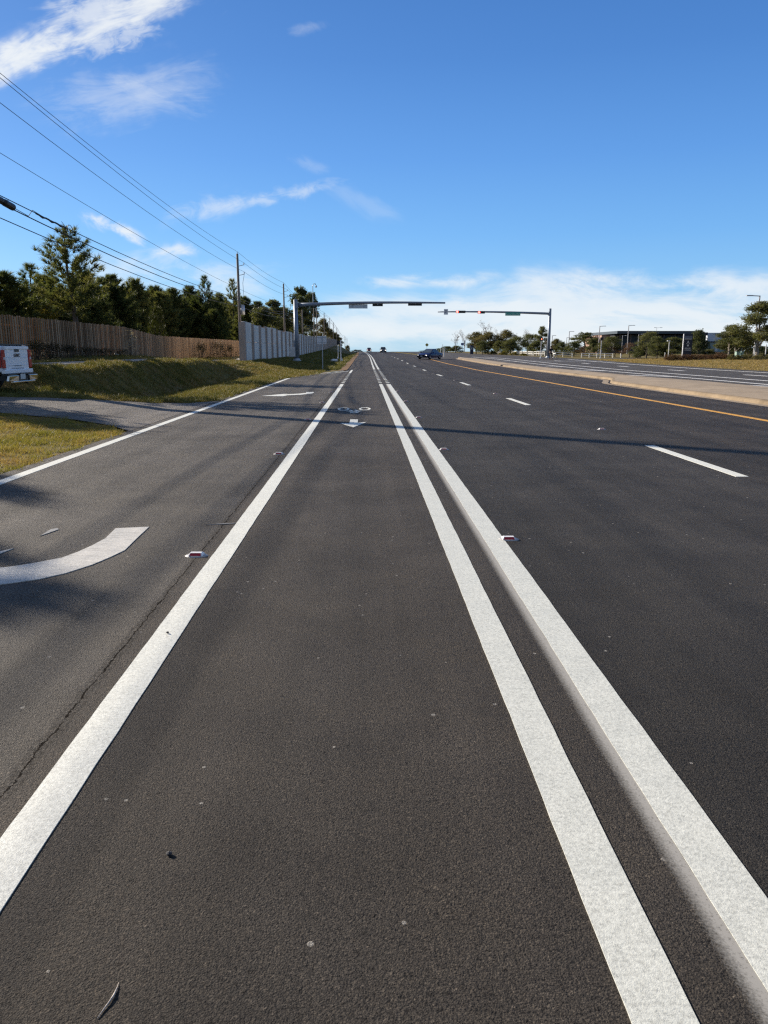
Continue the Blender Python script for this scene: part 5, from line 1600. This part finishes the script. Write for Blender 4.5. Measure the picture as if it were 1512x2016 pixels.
# ------------------------------------------------------------------ grass
def grass(name, n, x0, x1, y0, y1, hmin, hmax, w, mat, label, keep, dens=1.0):
    g = np.random.default_rng(len(name) * 7 + n)
    x = g.uniform(x0, x1, n); y = y0 + (y1 - y0) * g.uniform(0, 1, n) ** dens
    k = keep(x, y); x, y = x[k], y[k]; n = len(x)
    # clumped heights
    cl = .5 + .3 * np.sin(x * 2.7 + np.sin(y * 1.9) * 2) * np.sin(y * 3.3 + np.sin(x * 1.3) * 2) + .35 * np.sin(x * 7.9 + np.sin(y * 5.1) * 1.5) * np.sin(y * 8.7 + np.sin(x * 4.3) * 1.5)
    hgt = g.uniform(hmin, hmax, n) * (.35 + 1.0 * np.clip(cl, 0, 1) ** 1.5)
    z = H(x, y) + np.where((x < -6.2) & (y > 24), np.sin(x * 3.1 + y * 1.7) * np.sin(y * 2.3 - x * 1.1) * .035 + np.sin(x * .9 + 2) * np.sin(y * .7) * .05, 0) - .01
    a = g.uniform(0, 6.28, n); lx, ly = g.normal(0, .55, n) * hgt, g.normal(0, .55, n) * hgt
    ww = w * g.uniform(.6, 1.4, n)
    ca, sa = np.cos(a) * ww, np.sin(a) * ww
    V = np.stack([np.stack([x - ca, y - sa, z], -1), np.stack([x + ca, y + sa, z], -1), np.stack([x + lx, y + ly, z + hgt], -1)], 1).reshape(-1, 3)
    o = rawmesh(name, V, np.arange(n * 3).reshape(-1, 3), mat)
    return tag(o, label, 'grass', kind='stuff')
def notroad(x, y):
    dn = np.interp(x, *DRV_NEAR); df = np.interp(x, *DRV_FAR)
    rg = .12 * np.sin(x * 5.1 + y * 3.7) + .1 * np.sin(y * 9.3)
    return (x < edgeL(y) - .01 + rg * .9) & ~((y > dn - .02 + rg) & (y < df + .02 + rg))
def notwalk(x, y):
    return notroad(x, y) & ~((x > -13.05) & (x < -11.65) & (y > 27.5))
grass('grass', 230000, -13, -4.35, 8.5, 22, .03, .10, .0055, lf_grass, 'short brown green grass on the near verge', notroad, 1.0)
grass('grass', 230000, -14, -4.2, 21, 44, .05, .18, .011, lf_grassg, 'grass on the shoulder and ditch bank', notwalk, 1.25)
grass('grass', 130000, -15.6, -3, 40, 75, .06, .18, .018, lf_grassg, 'grass on the bank below the wall', notwalk, 1.2)
grass('grass', 60000, -9.6, -1, 60, 200, .06, .16, .035, lf_grassg, 'grass on the verge going up the hill', lambda x, y: (x < edgeL(y) - .6) & (x > WX + S(y) + .3), 1.6)
grass('grass', 50000, 30, 46, 50, 100, .05, .14, .03, leafmat('dry tan grass', [(.16, .14, .045), (.26, .20, .08), (.36, .26, .12), (.32, .21, .11)], .35, vscale=.6), 'pale dry grass on the right verge', lambda x, y: x > 30.1, 1.0)

# ------------------------------------------------------------------ sky, sun
SUN_EL = R(23.0)
SUN_DIR = Vector((-.79, .61, 0)).normalized() * math.cos(SUN_EL) + Vector((0, 0, math.sin(SUN_EL)))
sun = bpy.data.lights.new('sun', 'SUN'); sun.energy = 5.0; sun.angle = R(.53); sun.color = (1.0, .90, .76)
so = bpy.data.objects.new('sun', sun); COL.objects.link(so)
so.rotation_euler = SUN_DIR.to_track_quat('Z', 'Y').to_euler()
w = bpy.data.worlds.new('World'); scene.world = w; w.use_nodes = True
nt = w.node_tree; nt.nodes.clear()
out = N(nt, 'ShaderNodeOutputWorld'); bg = N(nt, 'ShaderNodeBackground', i_Strength=.12)
sky = N(nt, 'ShaderNodeTexSky', sky_type='NISHITA'); sky.sun_disc = False; sky.sun_elevation = SUN_EL
sky.sun_rotation = math.atan2(SUN_DIR.x, SUN_DIR.y); sky.air_density = 1.0; sky.dust_density = .6; sky.ozone_density = 3.0
tc = N(nt, 'ShaderNodeTexCoord'); sp = N(nt, 'ShaderNodeSeparateXYZ'); L(nt, tc.outputs['Generated'], sp.inputs[0])
AZ = math_n(nt, 'MULTIPLY', math_n(nt, 'ARCTAN2', sp.outputs[0], sp.outputs[1]), 180 / math.pi)
EL = math_n(nt, 'MULTIPLY', math_n(nt, 'ARCSINE', sp.outputs[2]), 180 / math.pi)
K = 1 / .195
air = ramp(nt, math_n(nt, 'DIVIDE', EL, 90.0, True), [(0, (.40 * K, .68 * K, .90 * K)), (4 / 90, (.26 * K, .56 * K, .90 * K)), (8 / 90, (.165 * K, .44 * K, .86 * K)), (13 / 90, (.105 * K, .32 * K, .76 * K)), (19 / 90, (.062 * K, .22 * K, .60 * K)), (27 / 90, (.036 * K, .15 * K, .46 * K)), (50 / 90, (.055 * K, .115 * K, .26 * K)), (1, (.06 * K, .105 * K, .20 * K))])
skyc = mixc(nt, .8, mixc(nt, 1.0, sky.outputs[0], (.62, .78, 1.0), 'MULTIPLY'), air)
comb = N(nt, 'ShaderNodeCombineXYZ'); L(nt, AZ, comb.inputs[0]); L(nt, EL, comb.inputs[1])
def azel(x, y):
    d = ray(x, y).normalized(); return math.degrees(math.atan2(d.x, d.y)), math.degrees(math.asin(d.z))
def cloud(x0, y0, x1, y1, width, strength, nscale, lo, hi, stretch=3.0, seed=0.0, soft=1.0):
    """A streak of cirrus between two sky directions, broken up by stretched noise."""
    a0, e0 = azel(x0, y0); a1, e1 = azel(x1, y1)
    ln = math.hypot(a1 - a0, e1 - e0); th = math.atan2(e1 - e0, a1 - a0); wdt = width / 1485 * 57.3
    mp = N(nt, 'ShaderNodeMapping', vector_type='TEXTURE'); mp.inputs['Location'].default_value = ((a0 + a1) / 2, (e0 + e1) / 2, 0); mp.inputs['Rotation'].default_value = (0, 0, th)
    L(nt, comb.outputs[0], mp.inputs[0])
    s2 = N(nt, 'ShaderNodeSeparateXYZ'); L(nt, mp.outputs[0], s2.inputs[0])
    warp = noise(nt, comb.outputs[0], nscale * .35, 3)
    u = math_n(nt, 'DIVIDE', s2.outputs[0], ln * .5)
    v = math_n(nt, 'DIVIDE', math_n(nt, 'ADD', s2.outputs[1], math_n(nt, 'MULTIPLY', math_n(nt, 'SUBTRACT', warp, .5), wdt * 2.2)), wdt)
    r2 = math_n(nt, 'ADD', math_n(nt, 'POWER', math_n(nt, 'ABSOLUTE', u), 4.0), math_n(nt, 'MULTIPLY', math_n(nt, 'ABSOLUTE', v), math_n(nt, 'ABSOLUTE', v)))
    mask = math_n(nt, 'EXPONENT', math_n(nt, 'MULTIPLY', r2, -1.0))
    m2 = N(nt, 'ShaderNodeMapping'); m2.inputs['Scale'].default_value = (1 / stretch, 1, 1); m2.inputs['Location'].default_value = (seed, seed * 1.7, seed); m2.inputs['Rotation'].default_value = (0, 0, R(12) if seed else 0)
    L(nt, mp.outputs[0], m2.inputs[0])
    n_ = N(nt, 'ShaderNodeTexNoise', i_Scale=nscale, i_Detail=7.0, i_Roughness=.66, i_Distortion=.6); L(nt, m2.outputs[0], n_.inputs['Vector'])
    f = math_n(nt, 'MULTIPLY', n_.outputs[0], math_n(nt, 'ADD', .35, math_n(nt, 'MULTIPLY', mask, .65)))
    mr_ = N(nt, 'ShaderNodeMapRange', interpolation_type='SMOOTHSTEP'); mr_.inputs[1].default_value = lo; mr_.inputs[2].default_value = hi
    L(nt, f, mr_.inputs[0])
    return math_n(nt, 'MULTIPLY', math_n(nt, 'MULTIPLY', mr_.outputs[0], math_n(nt, 'POWER', mask, .5)), strength)
CL = [
    cloud(-160, 168, 430, -42, 26, .82, 1.0, .22, .56, 5.0, 1.3),
    cloud(-120, 150, 180, 70, 26, .75, 1.5, .26, .58, 3.0, 2.2),
    cloud(60, 45, 400, -30, 24, .7, 1.3, .26, .58, 4.0, 4.4),
    cloud(150, 90, 330, 40, 30, .5, 1.7, .28, .60, 2.2, 6.1),
    cloud(40, 222, 450, 150, 50, .32, .8, .25, .62, 4.5, 4.2),
    cloud(180, 150, 430, 215, 26, .25, .9, .26, .62, 4.0, 9.4),
    cloud(310, 432, 500, 392, 22, .45, .8, .25, .62, 2.4, 7.7),
    cloud(410, 412, 690, 358, 14, .42, 1.1, .27, .62, 2.2, 7.9),
    cloud(630, 362, 800, 440, 20, .14, .6, .25, .62, 3.0, 2.9),
    cloud(160, 428, 290, 475, 15, .9, .8, .25, .58, 1.8, 5.5),
    cloud(290, 500, 400, 492, 14, .75, .8, .25, .60, 1.8, 6.5),
    cloud(100, 540, 560, 560, 50, .55, .5, .27, .60, 2.6, 8.5),
    cloud(560, 62, 650, 48, 10, .2, .8, .28, .65, 2.5, 3.1),
    cloud(560, 300, 650, 340, 14, .15, .8, .28, .65, 2.5, 3.9),
    cloud(700, 556, 1000, 548, 16, .7, .45, .25, .56, 2.4, 11.0),
    cloud(900, 570, 1700, 556, 34, .8, .35, .24, .54, 3.0, 12.1),
    cloud(640, 612, 1750, 618, 40, .85, .30, .23, .50, 3.6, 12.7),
    cloud(560, 660, 1900, 664, 30, .85, .30, .20, .50, 4.0, 15.1),
    cloud(580, 640, 800, 640, 30, .6, .4, .22, .52, 2.6, 17.3),
]
tot = CL[0]
for c_ in CL[1:]:
    # screen-like accumulation
    tot = math_n(nt, 'SUBTRACT', math_n(nt, 'ADD', tot, c_), math_n(nt, 'MULTIPLY', tot, c_))
back = math_n(nt, 'MULTIPLY', ramp(nt, math_n(nt, 'DIVIDE', math_n(nt, 'ABSOLUTE', AZ), 180.0), [(.33, (0, 0, 0)), (.6, (1, 1, 1))]), ramp(nt, noise(nt, comb.outputs[0], .06, 6, .6), [(.35, (.15,) * 3), (.65, (.75,) * 3)]))
high = math_n(nt, 'MULTIPLY', ramp(nt, math_n(nt, 'DIVIDE', EL, 90.0, True), [(.42, (0, 0, 0)), (.7, (.45,) * 3)]), 1.0)
back = math_n(nt, 'MAXIMUM', back, high)
skyc = mixc(nt, back, skyc, (1.35, 1.32, 1.28))  # pale haze added to the unseen sky behind and overhead as neutral fill
colr = mixc(nt, tot, skyc, (4.5, 4.68, 4.8))
L(nt, colr, bg.inputs[0]); L(nt, bg.outputs[0], out.inputs[0])

scene.view_settings.view_transform = 'Standard'
scene.view_settings.look = 'None'
scene.view_settings.exposure = 0.72
scene.view_settings.gamma = 1.0
scene.cycles.use_denoising = False
scene.cycles.filter_width = 1.3
scene.cycles.max_bounces = 5
scene.cycles.transparent_max_bounces = 8
# drop helper counters
for o in bpy.data.objects:
    if 'h' in o.keys():
        del o['h']
